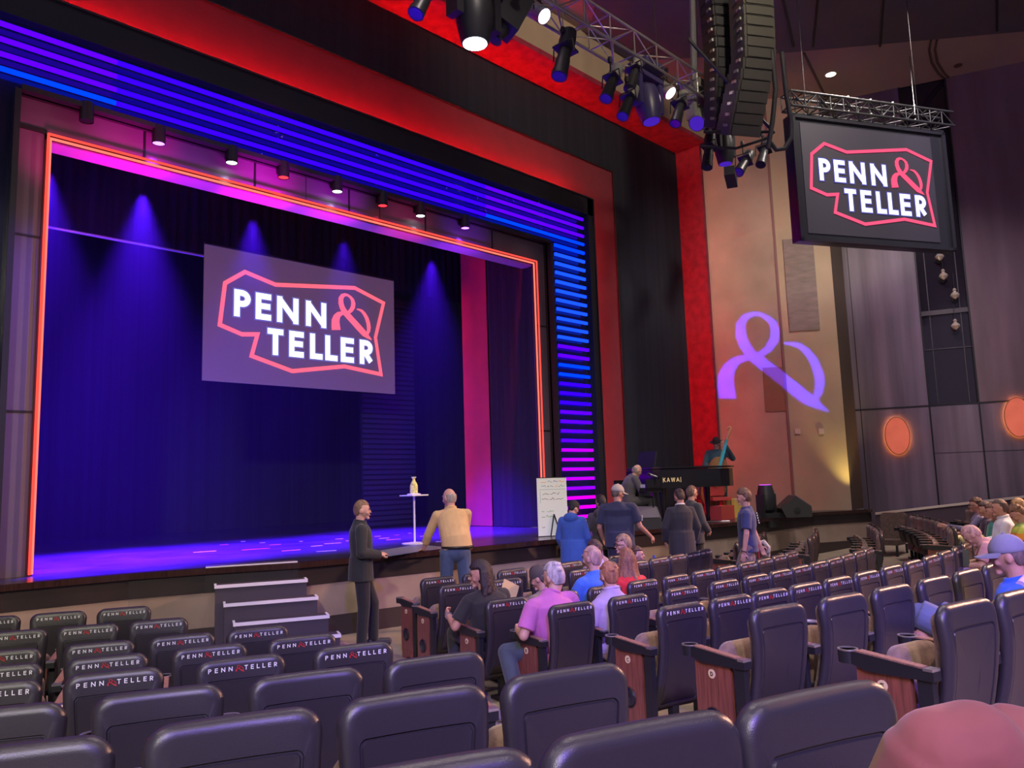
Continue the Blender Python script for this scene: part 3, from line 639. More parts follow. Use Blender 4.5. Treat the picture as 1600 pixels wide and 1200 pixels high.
def arm_parts(parent, x, wood_panel=0, letter=None):
    b = MB(); b.prism([(.02, .585), (.02, .625), (.06, .632), (.40, .655), (.44, .650), (.44, .60), (.34, .575)], x - .03, x + .03, T=lambda v: Vector((v.z, v.x, v.y)))
    b.lathe([(.030, -.06), (.046, -.055), (.048, .004), (.042, .004), (.038, -.05)], (x, .46, .652), 18)
    a = b.build('armrest', M_DARKMETAL, parent, smooth=35)
    b = MB(); b.prism([(.075, .633), (.075, .640), (.40, .662), (.41, .655)], x - .024, x + .024, T=lambda v: Vector((v.z, v.x, v.y))); b.build('armrest_cap', M_ARMWOOD, a)
    b = MB(); b.lathe([(.049, 0), (.049, .006), (.038, .006), (.038, 0)], (x, .46, .654), 20); b.build('cup_ring', M_CHROME, a, smooth=40)
    b = MB(); b.box((x, .045, .632), (.062, .045, .012)); b.build('end_bracket', M_CHROME, a)
    b = MB()
    if wood_panel:
        b.bbox((x - .014, .14, .08), (x + .014, .41, .585)); b.bbox((x - .022, .17, 0), (x + .022, .38, .09)); p = b.build('side_panel', M_WOOD, parent)
        xo = x + wood_panel * .015
        b = MB(); M_ = Matrix.Rotation(R_(90), 3, 'Y'); b.lathe([(.026, -.003), (.026, .003)], (xo, .28, .52), 20, M=M_)
        d = b.build('row_disc', M_IVORY, p)
        if letter:
            b = MB(); text(b, letter, -.009, -.013, .026, .006, 0, lambda u, v: Vector((xo + wood_panel * .004, (.28 + u * wood_panel), .52 + v)))
            b.build('row_letter', mat('dark_letter', (.07, .03, .02), .6), d)
        b = MB(); b.ell((xo, .28, .265), (.022, .062, .062), nu=18, nv=10); al = b.build('aisle_light', mat('glossy_black_dome', (.015, .015, .02), .18), p, smooth=60)
        b = MB(); b.tube([(xo + wood_panel * .004, .28 + .066 * math.cos(t), .265 + .066 * math.sin(t)) for t in [i * math.pi / 12 for i in range(25)]], .005, 6); b.build('bezel', M_DARKMETAL, al)
        b = MB()
    o_ = -.065 if wood_panel else 0
    b.bbox((x - .02, .10 + o_, .02), (x + .02, .17 + o_, .59)); b.bbox((x - .03, .04, 0), (x + .03, .24, .025)); b.build('standard', M_DARKMETAL, parent)
def make_seat(kind):
    t = thing('theatre_seat', 'black theatre seat', 'theatre seat')
    sh = shell_mesh().build('back_shell', M_PLASTIC, t, smooth=50)
    if 'L' in kind:
        for s_, m_, x0 in (('PENN', M_WHITE, -.168), ('&', M_RED, -.030), ('TELLER', M_WHITE, .014)):
            b = MB(); TT = lambda x, y: seat_T(x, SL - .068 + y, .0335)
            def TT(x, y): v = seat_T(x, SL - .070 + y, .0385); return v
            if s_ == '&':
                for stt in amp_strokes(): ribbon(b, [(x0 + px * .036, -.005 + py * .033, max(pw * .036, .003)) for px, py, pw in stt], TT)
            else: text(b, s_, x0, 0, .0245, .0042, .0165 if s_ == 'PENN' else .0148, TT)
            b.build('lettering' if s_ != '&' else 'red_ampersand', m_, sh)
    pad_mesh().build('back_cushion', M_FABRIC, t, smooth=60)
    pan_mesh('F' in kind).build('seat_cushion', [M_FABRIC, mat('seat_underside', (.02, .018, .02), .5)], t, smooth=60)
    b = MB(); b.cyl((-.24, .18, .36), (.24, .18, .36), .018); b.bbox((-.03, .12, .03), (.03, .17, .34)); b.bbox((-.09, .02, 0), (.09, .20, .03)); b.build('underframe', M_DARKMETAL, t)
    return t
PROTO = {}
def seat(kind, r, th, label, group, arms=''):
    k = kind + arms
    if k not in PROTO:
        t = make_seat(kind)
        arm_parts(t, -.268, -1 if 'a' in arms else 0, arms[arms.index('a') + 1] if 'a' in arms else None)
        if 'b' in arms: arm_parts(t, .268, 1, arms[arms.index('b') + 1])
        PROTO[k] = t; new = t
    else: new = copy_tree(PROTO[k])
    x, y = polar(r, th); new.location = (x, y, floor_z(r)); new.rotation_euler = (0, 0, R_(th + 90)); new['label'] = label; new['group'] = group
    return new
ORD = ['first', 'second', 'third', 'fourth', 'fifth', 'sixth', 'seventh', 'eighth', 'ninth', 'tenth', 'eleventh', 'twelfth', 'thirteenth', 'fourteenth', 'fifteenth']
SEATPOS = {}
LEFT = [  # name, radius, theta list, logo?, description of the row
 ('A', 13.33, [-120.3, -118.0, -115.66], 1, 'front row left of the stage steps'),
 ('B', 14.28, [-118.4, -116.31, -114.2], 1, 'second row at far left'),
 ('C', 15.18, [-117.75, -115.5, -113.43, -111.4], 1, 'third row left of the aisle'),
 ('D', 16.09, [-117.0, -114.93, -112.82, -110.73], 1, 'fourth row left of the aisle'),
 ('E', 17.10, [-116.3, -114.45, -112.4, -110.36], 1, 'fifth row left of the aisle'),
 ('F', 18.32, [-115.3, -113.61, -111.89, -110.17], 0, 'sixth row left of the aisle'),
 ('G', 19.37, [-114.5, -112.95, -111.46, -109.96], 0, 'seventh row left of the aisle'),
 ('H', 20.34, [-112.28, -110.98, -109.69], 0, 'nearest row at the bottom edge')]
for nm, r, ths, lg, d in LEFT:
    for i, th in enumerate(ths):
        last = i == len(ths) - 1 and nm not in 'AH'
        th_ = th
        SEATPOS[nm, i] = (r, th_)
        seat('F' + ('L' if lg else ''), r, th_, '%s black seat, %s from the left, %s' % ('lettered' if lg else 'plain', ORD[i], d), 'seats left of the aisle', ('b' + nm) if last else '')
RIGHT = [
 ('s', 13.12, [-101.6, -99.2, -97.0, -94.78, -92.6, -90.4, -88.2], 1, 'front row of the centre block', 'A'),
 ('t', 13.84, None, 1, 'second row of the centre block', 'A'),
 ('u', 15.10, None, 1, 'third row of the centre block', 'A'),
 ('v', 16.03, None, 1, 'fourth row of the centre block', 'B'),
 ('w', 17.22, None, 1, 'fifth row of the centre block', 'C'),
 ('x', 18.27, None, 0, 'sixth row of the centre block', 'D'),
 ('y', 19.34, None, 0, 'seventh row of the centre block', 'E')]
FIT = {'t': [-102.27, -99.72, -97.27, -94.93, -92.7, -90.56, -88.54, -86.62, -84.8, -83.09],
 'u': [-102.98, -100.69, -98.49, -96.37, -94.33, -92.35, -90.44, -88.58, -86.76, -84.98, -83.22],
 'v': [-102.83, -100.6, -98.2, -95.95, -94.0, -92.3, -90.68, -89.0, -87.35, -85.7, -84.0, -82.3],
 'w': [-102.6, -100.9, -99.39, -97.81, -96.16, -94.46, -92.71, -90.93, -89.13, -87.31, -85.48, -83.67, -81.86],
 'x': [-103.45, -101.55, -99.8, -98.0, -96.3, -94.61, -92.95, -91.3], 'y': [-103.42, -101.9]}
for nm, r, ths, lg, d, let in RIGHT:
    ths = ths or FIT[nm]
    for i, th in enumerate(ths):
        SEATPOS[nm, i] = (r, th)
        occ = (nm, i) in {('u', 0), ('v', 0), ('u', 1), ('v', 1), ('u', 2), ('u', 3), ('t', 4), ('t', 5), ('s', 5), ('x', 5), ('x', 6), ('x', 7)}
        kind = ('' if occ else 'F') + ('L' if lg else '')
        seat(kind, r, th, '%s black seat, %s from the aisle, %s' % ('lettered' if lg else 'plain', ORD[i], d), 'seats of the centre block', ('a' + let) if i == 0 else '')
FAR = [('k', 13.9, -77.4, 5, 'front row of far right block'), ('l', 14.8, -73.2, 5, 'second row of far right block'),
       ('m', 15.85, -71.4, 6, 'third row of far right block'), ('n', 16.9, -72.4, 9, 'fourth row of far right block'), ('o', 17.9, -72.3, 9, 'fifth row of far right block'), ('p', 18.9, -72.0, 8, 'sixth row of far right block')]
for nm, r, t0, n, d in FAR:
    for i in range(n):
        th = t0 + i * math.degrees(.535 / r)
        SEATPOS[nm, i] = (r, th)
        seat('F', r, th, 'brown-fronted seat, %s from its aisle end, %s' % (ORD[i], d), 'seats of the far right block', 'aA' if i == 0 else '')
# wide brown armchair by the partition
q = at(1396, 829, z=0.35); ac = thing('brown_armchair', 'wide brown upholstered chair standing alone below the pale partition cap', 'armchair', (18.6, -4.7, 0), R_(88))
M_ACH = mat('dark_brown_upholstery', (.085, .055, .045), .9, noise=.25, nscale=20, bump=.3, bscale=120)
b = MB(); b.prism([(x, s) for x, s in rrect(.28, .40, 1.02, .10)], -.06, .05, T=lambda v: Vector((v.x * (.82 + .3 * (v.y - .4)), v.z - (v.y - .4) * .15 + .04, v.y))); b.build('backrest', M_ACH, ac, smooth=40)
b = MB(); b.prism([(x, s) for x, s in rrect(.27, .06, .58, .07)], .35, .46); b.build('seat', M_ACH, ac, smooth=40)
for s_ in (-1, 1):
    for yy in (.02, .56): b = MB(); b.bbox((s_ * .25 - .02, yy - .02, 0), (s_ * .25 + .02, yy + .02, .35)); b.build('leg', M_BLACK, ac)
# ================================================================== rigging
def frame_of(p, q):
    z = (Vector(q) - Vector(p)).normalized(); x = z.cross(Vector((0, 0, 1)))
    x = x.normalized() if x.length > 1e-4 else Vector((1, 0, 0)); y = z.cross(x); return Matrix((x, y, z)).transposed()
def truss(name, label, p, q, w=.5, n=None, m=M_ALU):
    p = Vector(p); q = Vector(q); L = (q - p).length; d = (q - p) / L; s = d.cross(Vector((0, 0, 1))).normalized(); u = s.cross(d).normalized()
    t = thing(name, label, 'truss', tuple(p)); n = n or int(round(L / w)); C_ = [(s * a + u * c) * w / 2 for a, c in ((-1, -1), (1, -1), (1, 1), (-1, 1))]
    for c in C_: b = MB(); b.cyl(c, c + d * L, .026, n=8); b.build('chord', m, t, smooth=60)
    b = MB()
    for k in range(n):
        a0, a1 = d * (L * k / n), d * (L * (k + 1) / n)
        for i in range(4):
            c0, c1 = C_[i], C_[(i + 1) % 4]
            b.cyl(c0 + a0, c1 + a0, .012, n=6)
            if k % 2 == i % 2: b.cyl(c0 + a0, c1 + a1, .012, n=6)
            else: b.cyl(c1 + a0, c0 + a1, .012, n=6)
    b.build('lattice', m, t, smooth=60); return t
truss('lighting_truss', 'silver box truss carrying spotlights across the top of the photo', (4.0, -3.5, 9.56), (14.4, -3.5, 9.56), .46, 15)
for x_ in (5.2, 8.6, 12.0):
    b = MB(); b.cyl((x_, -3.5, 9.8), (x_, -3.5, 13.5), .012, n=6); o = b.build('suspension_cable', M_DARKMETAL); tag(o, 'thin steel cable holding up the %s of the lighting truss' % {5.2: 'left part', 8.6: 'middle', 12.0: 'right end'}[x_], 'cable')
def aimM(d):
    z = -Vector(d).normalized(); x = Vector((0, 0, 1)).cross(z); x = x.normalized() if x.length > 1e-3 else Vector((1, 0, 0)); y = z.cross(x); return Matrix((x, y, z)).transposed()
M_FIX = mat('black_fixture', (.025, .025, .03), .42, .2); M_FIXS = mat('silver_fixture', (.42, .42, .38), .4, .6); M_LENS = mat('glass_lens', (.03, .03, .06), .06, spec=1.0)
def hang(t, top, M_, m, yw=.16):
    b = MB(); tp = Vector((0, 0, top)); L_, R2 = M_ @ Vector((-yw, 0, 0)), M_ @ Vector((yw, 0, 0)); mid = Vector((0, 0, top * .55))
    b.tube([L_, L_ * .9 + mid * .9, R2 * .9 + mid * .9, R2], .012, 6); b.cyl(mid * .9, tp, .014, n=6); b.lathe([(.035, -.05), (.045, 0), (.035, .05)], tuple(tp), 8); b.build('yoke', m, t, smooth=40)
def profile_light(px, py, Z, aim, label, silver=True, lit=None, k=1.0):
    k *= 1.22; p = dep(px, py, Z); t = thing('profile_spotlight', label, 'spotlight', tuple(p), 0, 'profile spotlights on the rig'); M_ = aimM(aim) @ Matrix.Scale(k, 3); m = M_FIXS if silver else M_FIX
    b = MB(); b.lathe([(.05, .40), (.085, .37), (.10, .22), (.095, .12), (.07, .10)], (0, 0, 0), 14, M=M_); b.build('lamp_house', m, t, smooth=30)
    b = MB(); b.lathe([(.075, .11), (.075, -.05), (.085, -.06), (.085, -.22), (.095, -.23), (.095, -.30), (.08, -.30)], (0, 0, 0), 14, M=M_); b.box(M_ @ Vector((0, 0, .1)), (.22, .22, .02), M=M_); b.build('barrel', M_FIX if silver else m, t, smooth=30)
    b = MB(); b.lathe([(.078, -.302), (.078, -.296)], (0, 0, 0), 14, M=M_); b.build('lens', lit or M_LENS, t)
    hang(t, .45, M_, M_DARKMETAL); return t
def par_light(px, py, Z, aim, label, lit):
    p = dep(px, py, Z); t = thing('par_can', label, 'spotlight', tuple(p), 0, 'lit par cans on the truss'); M_ = aimM(aim) @ Matrix.Scale(1.2, 3)
    b = MB(); b.lathe([(.06, .24), (.085, .2), (.11, .0), (.115, -.08), (.10, -.08), (.09, 0)], (0, 0, 0), 16, M=M_); b.build('housing', M_FIXS, t, smooth=30)
    b = MB(); b.lathe([(.1, -.06), (.1, -.055)], (0, 0, 0), 16, M=M_); b.build('lens', lit, t); hang(t, .4, M_, M_DARKMETAL)
def moving_head(px, py, Z, aim, label, lit=None, k=1.0, body=M_FIX, hangs=True):
    k *= 1.2 if hangs else 1.0; p = dep(px, py, Z); t = thing('moving_head_light', label, 'moving light', tuple(p), 0, 'moving head lights'); M_ = aimM(aim) @ Matrix.Scale(k, 3); S_ = 1 if hangs else -1
    b = MB(); b.lathe([(.08, .30), (.17, .22), (.20, .05), (.19, -.12), (.15, -.30), (.14, -.33), (.11, -.33)], (0, 0, 0), 18, M=M_); hd = b.build('head', body, t, smooth=30)
    b = MB(); b.lathe([(.125, -.335), (.125, -.325)], (0, 0, 0), 18, M=M_); b.build('lens', lit or M_LENS, hd)
    Mz = Matrix.Scale(k, 3); b = MB()
    for s_ in (-1, 1): b.box(Mz @ Vector((s_ * .27, 0, S_ * .14)), (.09 * k, .17 * k, .52 * k))
    b.box(Mz @ Vector((0, 0, S_ * .40)), (.62 * k, .2 * k, .10 * k)); b.build('yoke', body, t)
    b = MB(); b.box(Mz @ Vector((0, 0, S_ * .53)), (.46 * k, .34 * k, .16 * k)); b.build('base_box', body, t)
    if hangs: b = MB(); b.cyl((0, 0, .6 * k), (0, 0, .75 * k), .03, n=8); b.build('clamp', M_DARKMETAL, t)
    return t
GWH = glow('beam_white', (.78, .95, 1.0), 14); GPK = glow('par_pink', (1.0, .72, .9), 7); GBL = glow('head_blue', (.12, .03, .9), .5)
DN = (-.35, -.1, -1)
moving_head(741, 22, 11.30, (0, .0, -1), 'black moving head with a bright white lens, leftmost on the truss', GWH, 1.15)
t = thing('framing_projector', 'large black box fixture with two nozzles hanging left on the truss', 'stage fixture', tuple(dep(797, 22, 11.87)), R_(-20))
b = MB(); M_ = Matrix.Rotation(R_(28), 3, 'Y'); b.box((0, 0, 0), (.40, .4, .62), M=M_); b.box((.1, 0, .3), (.5, .3, .2)); b.build('body', M_FIX, t)
b = MB(); b.lathe([(.13, 0), (.1, -.12), (.07, -.18), (.1, -.26), (.09, -.26)], (-.14, 0, -.26), 14, M=M_); b.build('nozzle', M_FIX, t, smooth=30)
b = MB(); b.lathe([(.08, 0), (.07, -.1), (.05, -.16), (.08, -.2)], (-.05, -.35, .35), 12); b.build('nozzle', M_FIX, t, smooth=30)
profile_light(664, -6, 10.63, (-.5, 0, -1), 'black profile spotlight cut by the top edge of the photo', False)
par_light(845, 22, 12.40, (.1, -.75, -.75), 'lit par can with a white glare, left part of the truss', GPK)
profile_light(881, 88, 12.71, (-.35, 0, -1), 'black profile spotlight hanging alone below the left part of the truss', False, k=1.15)
profile_light(955, 132, 13.59, (-.55, 0, -1), 'silver profile spotlight, leftmost of the cluster at the right end of the truss')
profile_light(990, 118, 14.13, (-.5, 0, -1), 'silver profile spotlight just left of the blue-lit moving head, upper one', k=.95)
profile_light(981, 162, 13.90, (-.6, 0, -1), 'silver profile spotlight just left of the blue-lit moving head, lower one', k=.95)
moving_head(1012, 160, 14.37, (0, -.15, -1), 'moving head light glowing blue in the middle of the cluster', GBL, 1.0, mat('blue_lit_fixture', (.05, .04, .12), .35))
par_light(1043, 142, 14.92, (.1, -.65, -.75), 'lit par can with a pink glare right of the blue moving head', GPK)
profile_light(1061, 172, 15.15, (-.5, 0, -1), 'silver profile spotlight, rightmost on the truss')
moving_head(1094, 184, 15.72, (-.7, -.2, -.6), 'moving head light tilted left with a violet face at the truss end', GBL, .95, mat('grey_fixture', (.16, .16, .15), .4))
# line arrays and the fixtures below them
def line_array(name, label, pts, wd, m):
    t = thing(name, label, 'loudspeaker', pts[0])
    n = 15; P = [Vector(p) - Vector(pts[0]) for p in pts]
    def pos(u): u *= len(P) - 1; i = min(int(u), len(P) - 2); return P[i].lerp(P[i + 1], u - i)
    for k in range(n):
        c = pos((k + .5) / n); d = (pos((k + .9) / n) - pos((k + .1) / n)); L = (P[-1] - P[0]).length / n
        Mz = Matrix.Rotation(R_(-32), 3, 'Z') @ Matrix.Rotation(R_(2.2 * k - 4), 3, 'X')
        b = MB(); b.box(c, (wd, .5, L * .93), M=Mz); b.box(c + Mz @ Vector((0, -.26, 0)), (wd * .86, .03, L * .8), M=Mz); cb = b.build('cabinet', m, t)
        for s_ in (-1, 1): b = MB(); b.box(c + Mz @ Vector((s_ * (wd / 2 + .015), -.1, L * .35)), (.03, .12, .05), M=Mz); b.build('link_plate', M_ALU, cb)
    b = MB(); b.cyl(P[0], P[0] + Vector((0, 0, 1.6)), .03, n=6); b.build('chain', M_DARKMETAL, t)
M_CAB = mat('grey_black_cabinet', (.05, .048, .042), .6)
line_array('line_array', 'tall hanging column of speaker cabinets between the truss and the monitor', [tuple(dep(1172, -25, 14.6)), tuple(dep(1177, 90, 14.4)), tuple(dep(1152, 212, 14.2))], .62, M_CAB)
line_array('line_array', 'darker second speaker column just left of the main one', [tuple(dep(1118, -25, 15.4)), tuple(dep(1128, 90, 15.2)), tuple(dep(1128, 200, 15.0))], .5, M_FIX)
moving_head(1132, 232, 16.31, (0, 0, -1), 'dark moving head hanging under the speaker columns', GBL, .85)
profile_light(1107, 238, 15.81, (-.3, 0, -1), 'dark profile spotlight left under the speaker columns', False)
profile_light(1162, 256, 16.86, (-.9, 0, -.9), 'dark profile spotlight pointing left under the speaker columns', False)
profile_light(1193, 240, 17.62, (-.6, 0, -1), 'profile spotlight at the right under the speaker columns', False)
b = MB(); b.cyl(dep(1075, 60, 14.2), dep(1210, 208, 14.6), .03); b.cyl(dep(1100, 206, 14.2), dep(1206, 206, 14.4), .03, n=8); b.tube([dep(1095, 228, 14.2), dep(1150, 232, 14.2), dep(1205, 214, 14.4)], .025)
o = b.build('rig_pipe', M_DARKMETAL); tag(o, 'dark pipes carrying the fixtures below the speaker columns', 'pipe')
for pts, l in (([(1206, 80), (1212, 140), (1207, 190), (1203, 215), (1200, 232)], 'thick cable hanging beside the speaker column'),
               ([(1222, 82), (1229, 150), (1236, 190), (1236, 215), (1226, 232), (1213, 234), (1204, 222)], 'thick looping cable between speaker column and monitor')):
    b = MB(); b.tube([dep(x, y, 14.2) for x, y in pts], .045, 8); o = b.build('cable', mat('rubber_cable', (.03, .03, .035), .6), smooth=60); tag(o, l, 'cable')
for px in (1082, 1112): 
    b = MB(); b.cyl(dep(px, -30, 15.8), dep(px + 4, 190, 15.8), .07, n=8); o = b.build('catwalk_post', mat('grey_post', (.10, .10, .10), .5)); tag(o, 'grey vertical pipe %s the truss end' % ('just left above' if px < 1100 else 'just right above'), 'pipe')
# ---- hanging monitor
mc = (Vector((14.55, -4.9, 7.69)) + Vector((17.75, -6.65, 7.69))) / 2; mon = thing('hanging_monitor', 'large black hanging screen at upper right showing the white and red logo', 'screen', tuple(mc), R_(-28.7))
MW, MH = 3.62, 2.44
b = MB(); b.bbox((-MW / 2 - .08, .0, -MH / 2 - .06), (MW / 2 + .08, .22, MH / 2 + .06)); 
for a, c in (((-MW / 2 - .08, -.05, -MH / 2 - .06), (-MW / 2, .02, MH / 2 + .06)), ((MW / 2, -.05, -MH / 2 - .06), (MW / 2 + .08, .02, MH / 2 + .06)), ((-MW / 2 - .08, -.05, MH / 2), (MW / 2 + .08, .02, MH / 2 + .06)), ((-MW / 2 - .08, -.05, -MH / 2 - .06), (MW / 2 + .08, .02, -MH / 2))): b.bbox(a, c)
b.build('casing', mat('monitor_casing', (.022, .022, .03), .3), mon)
b = MB(); b.bbox((-MW / 2 + .12, -.02, -MH / 2 + .1), (MW / 2 - .3, .0, MH / 2 - .08)); b.build('display', mat('charcoal_display', (.03, .027, .036), .5, emit=(.24, .20, .33), es=.07), mon)
for x_ in (-1.4, 1.4): b = MB(); b.cyl((x_, .12, MH / 2), (x_, .12, ZC - mc.z), .006, n=6); b.build('hanging_rod', M_DARKMETAL, mon)
lg = bpy.data.objects.new('logo_image', None); COL.objects.link(lg); lg.parent = mon; lg.location = (-.05, -.035, -.02)
logo(lg, MW - .12, MH - .22, 0, glow('monitor_red', (1.0, .10, .22), 1.15), glow('monitor_white', (.93, .95, 1.0), 1.6), glow('monitor_halo', (.14, .13, .55), .9), ins=0)
for ch in list(lg.children): ch.parent = mon; ch.location = lg.location
bpy.data.objects.remove(lg)
d_ = Vector((math.cos(R_(-28.7)), math.sin(R_(-28.7)), 0)); p_ = mc - d_ * 1.95 + Vector((0, 0, 1.55)); 
truss('monitor_truss', 'dark box truss above the hanging monitor with bright spots on it', tuple(p_), tuple(p_ + d_ * 4.0), .3, m=mat('dark_truss', (.04, .04, .045), .5, .4))
b = MB()
for k in range(4): b.cyl(p_ + d_ * (1.2 + .55 * k) + Vector((0, -.16, .14)), p_ + d_ * (1.3 + .55 * k) + Vector((0, -.16, .20)), .015, n=6); b.cyl(p_ + d_ * (1.2 + .55 * k) + Vector((0, -.16, -.16)), p_ + d_ * (1.28 + .55 * k) + Vector((0, -.16, -.11)), .012, n=6)
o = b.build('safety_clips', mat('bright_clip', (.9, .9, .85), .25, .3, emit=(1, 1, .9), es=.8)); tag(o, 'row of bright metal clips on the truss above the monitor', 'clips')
b = MB(); b.cyl(at(1421, 88, z=ZC), dep(1430, 180, 13.2), .008, n=6); o = b.build('suspension_wire', M_DARKMETAL); tag(o, 'thin wire from the tan ceiling to the monitor truss', 'wire')
light('SPOT', 'truss_spill', tuple(p_ + d_ * 2 + Vector((0, -1.2, 1.2))), (1, .95, .8), 8, tuple(p_ + d_ * 1.8), .05, 60, .8)
# ---- the ampersand gobo: a lamp shining through a cut-out plate
LMP = Vector(tuple(dep(1132, 262, 14.0))) + Vector((0, -.1, -.15)); GC = Vector(tuple(vplane(1208, 562, T0, TA)))
ax = (GC - LMP).normalized(); gz = Vector((0, 0, 1)); gx = ax.cross(gz).normalized(); gy = gx.cross(ax).normalized(); DG = .25
def onplate(px, py):
    q = Vector(tuple(vplane(px, py, T0, TA))) - LMP; k = DG / q.dot(ax); return ((q * k).dot(gx), (q * k).dot(gy))
strokes = [[(*onplate(1000 + x / 4, 400 + y / 4), w_ / 4) for x, y, w_ in s] for s in (AMP1, AMP2)]
px_m = math.dist(onplate(1208, 540), onplate(1208, 580)) / 40; px_h = math.dist(onplate(1190, 562), onplate(1230, 562)) / 40
N_ = 190; ext = .075; b = MB(); idx = {}
cx0 = (onplate(1122, 562)[0] + onplate(1296, 562)[0]) / 2; cy0 = (onplate(1208, 480)[1] + onplate(1208, 645)[1]) / 2
xs = np.linspace(cx0 - ext, cx0 + ext, N_ + 1); ys = np.linspace(cy0 - ext, cy0 + ext, N_ + 1)
mx, my = (xs[:-1] + xs[1:]) / 2, (ys[:-1] + ys[1:]) / 2; GX, GY = np.meshgrid(mx, my, indexing='ij'); hole = np.zeros_like(GX, bool); pm = (px_m + px_h) / 2
for s in strokes:
    for (x0, y0, w0), (x1, y1, w1) in zip(s, s[1:]):
        dx, dy = x1 - x0, y1 - y0; L2 = dx * dx + dy * dy; tt = np.clip(((GX - x0) * dx + (GY - y0) * dy) / L2, -.0, 1.0)
        dd = np.hypot(GX - x0 - tt * dx, GY - y0 - tt * dy); hole |= dd < (w0 + (w1 - w0) * tt) * pm / 2
cut = np.array(onplate(1000 + 545 / 4, 400 + 893 / 4)); hole &= ~((GY < cut[1]) & (GX < onplate(1170, 600)[0]))
vs = {}
for i in range(N_):
    for j in range(N_):
        if hole[i, j]: continue
        f_ = []
        for a, c in ((i, j), (i + 1, j), (i + 1, j + 1), (i, j + 1)):
            if (a, c) not in vs: vs[a, c] = len(b.v); b.v.append(tuple(ax * DG + gx * xs[a] + gy * ys[c]))
            f_.append(vs[a, c])
        b.f.append(tuple(f_)); b.mi.append(0)
gp = thing('gobo_projector', 'dark projector under the speaker columns casting the blue ampersand', 'projector', tuple(LMP))
b.build('gobo_plate', M_BLACK, gp)
b = MB(); Mg = Matrix((gx, gy, ax)).transposed(); c_ = (gx * cx0 + gy * cy0)
for s_ in (-1, 1):
    b.box(c_ + ax * .10 + gx * s_ * (ext + .008), (.016, 2 * ext + .03, .38), M=Mg); b.box(c_ + ax * .10 + gy * s_ * (ext + .008), (2 * ext + .03, .016, .38), M=Mg)
b.box(c_ - ax * .10, (2 * ext + .03, 2 * ext + .03, .02), M=Mg); b.build('housing', M_FIX, gp)
gl = light('SPOT', 'gobo_lamp', tuple(LMP), (.06, .03, 1.0), 15000, tuple(GC), .0012, 50, .0)
# ================================================================== people
def V(*a): return Vector(a)
STAND = dict(pelvis=V(0, 0, .95), waist=V(0, .01, 1.10), chest=V(0, .0, 1.30), neck=V(0, -.01, 1.47), head=V(0, .02, 1.635),
             sh=V(.170, -.01, 1.400), el=V(.225, -.03, 1.12), wr=V(.245, .05, .89), hip=V(.095, 0, .93), kn=V(.105, .02, .50), an=V(.11, -.01, .09), toe=V(.13, .15, .04))
SIT = dict(pelvis=V(0, .20, .52), waist=V(0, .16, .63), chest=V(0, .12, .80), neck=V(0, .11, .96), head=V(0, .15, 1.115),
           sh=V(.172, .11, .885), el=V(.24, .18, .67), wr=V(.14, .40, .64), hip=V(.095, .20, .52), kn=V(.12, .62, .53), an=V(.12, .60, .10), toe=V(.13, .76, .05))
SKIN = mat('light_skin', (0.56, 0.31, 0.235), .55, noise=.06, nscale=20); SKIN2 = mat('tanned_skin', (0.47, 0.24, 0.17), .55, noise=.06, nscale=20)
M_EYE = mat('eye', (.05, .03, .02), .2); M_LIP = mat('lips', (.42, .15, .13), .5)
def remesh(b, name, m, parent, vox, smooth=3):
    o = b.build(name, m); md = o.modifiers.new('r', 'REMESH'); md.mode = 'VOXEL'; md.voxel_size = vox; md.use_smooth_shade = True
    sm_ = o.modifiers.new('s', 'SMOOTH'); sm_.factor = .5; sm_.iterations = smooth
    dg = bpy.context.evaluated_depsgraph_get(); me = bpy.data.meshes.new_from_object(o.evaluated_get(dg), depsgraph=dg)
    o.modifiers.clear(); old = o.data; o.data = me; me.name = name; bpy.data.meshes.remove(old); o.parent = parent
    if not me.materials: me.materials.append(m)
    me.shade_smooth(); return o
def torso(b, J, k, g=0.0, lo='pelvis', belly=0.0, wide=1.0, tuck=False):
    """elliptical rings from the hips to the neck, following the shoulders' turn"""
    shx = (J['sh_r'] - J['sh_l']); shx.z *= .5; hx = (J['hip_r'] - J['hip_l']).normalized(); sx = shx.normalized()
    pts = [(J['pelvis'] + (J['pelvis'] - J['waist']) * .55, .155, .105, hx), (J['pelvis'], .17, .12, hx), (J['waist'], .150 + belly * .4, .108 + belly, hx.lerp(sx, .4)), (J['waist'].lerp(J['chest'], .5), .158 + belly * .3, .115 + belly * .7, hx.lerp(sx, .6)),
           (J['chest'], .172, .118, sx), (J['chest'].lerp(J['neck'], .55), .172, .105, sx), (J['chest'].lerp(J['neck'], .82), .13, .082, sx), (J['neck'], .07, .065, sx), (J['neck'] + (J['head'] - J['neck']) * .2, .055, .055, sx)]
    if tuck: pts = pts[1:]
    n = 20; vs = []
    for i, (c, rw, rd, xa) in enumerate(pts):
        a = pts[max(0, i - 1)][0]; d = pts[min(len(pts) - 1, i + 1)][0]; up = (d - a).normalized(); x = (xa - up * xa.dot(up)).normalized(); y = up.cross(x)
        off = y * (belly * .6 if 1 < i < 5 else 0)
        for q in range(n):
            t = 2 * math.pi * q / n; e = .85
            cx = math.copysign(abs(math.cos(t)) ** e, math.cos(t)); sy = math.copysign(abs(math.sin(t)) ** e, math.sin(t))
            vs.append(c + off + x * cx * (rw * k * wide + g) + y * sy * (rd * k + g))
    m = len(pts); fs = [(i * n + q, i * n + (q + 1) % n, (i + 1) * n + (q + 1) % n, (i + 1) * n + q) for i in range(m - 1) for q in range(n)]
    fs += [tuple(range(n - 1, -1, -1)), tuple(range((m - 1) * n, m * n))]; b.add(vs, fs)
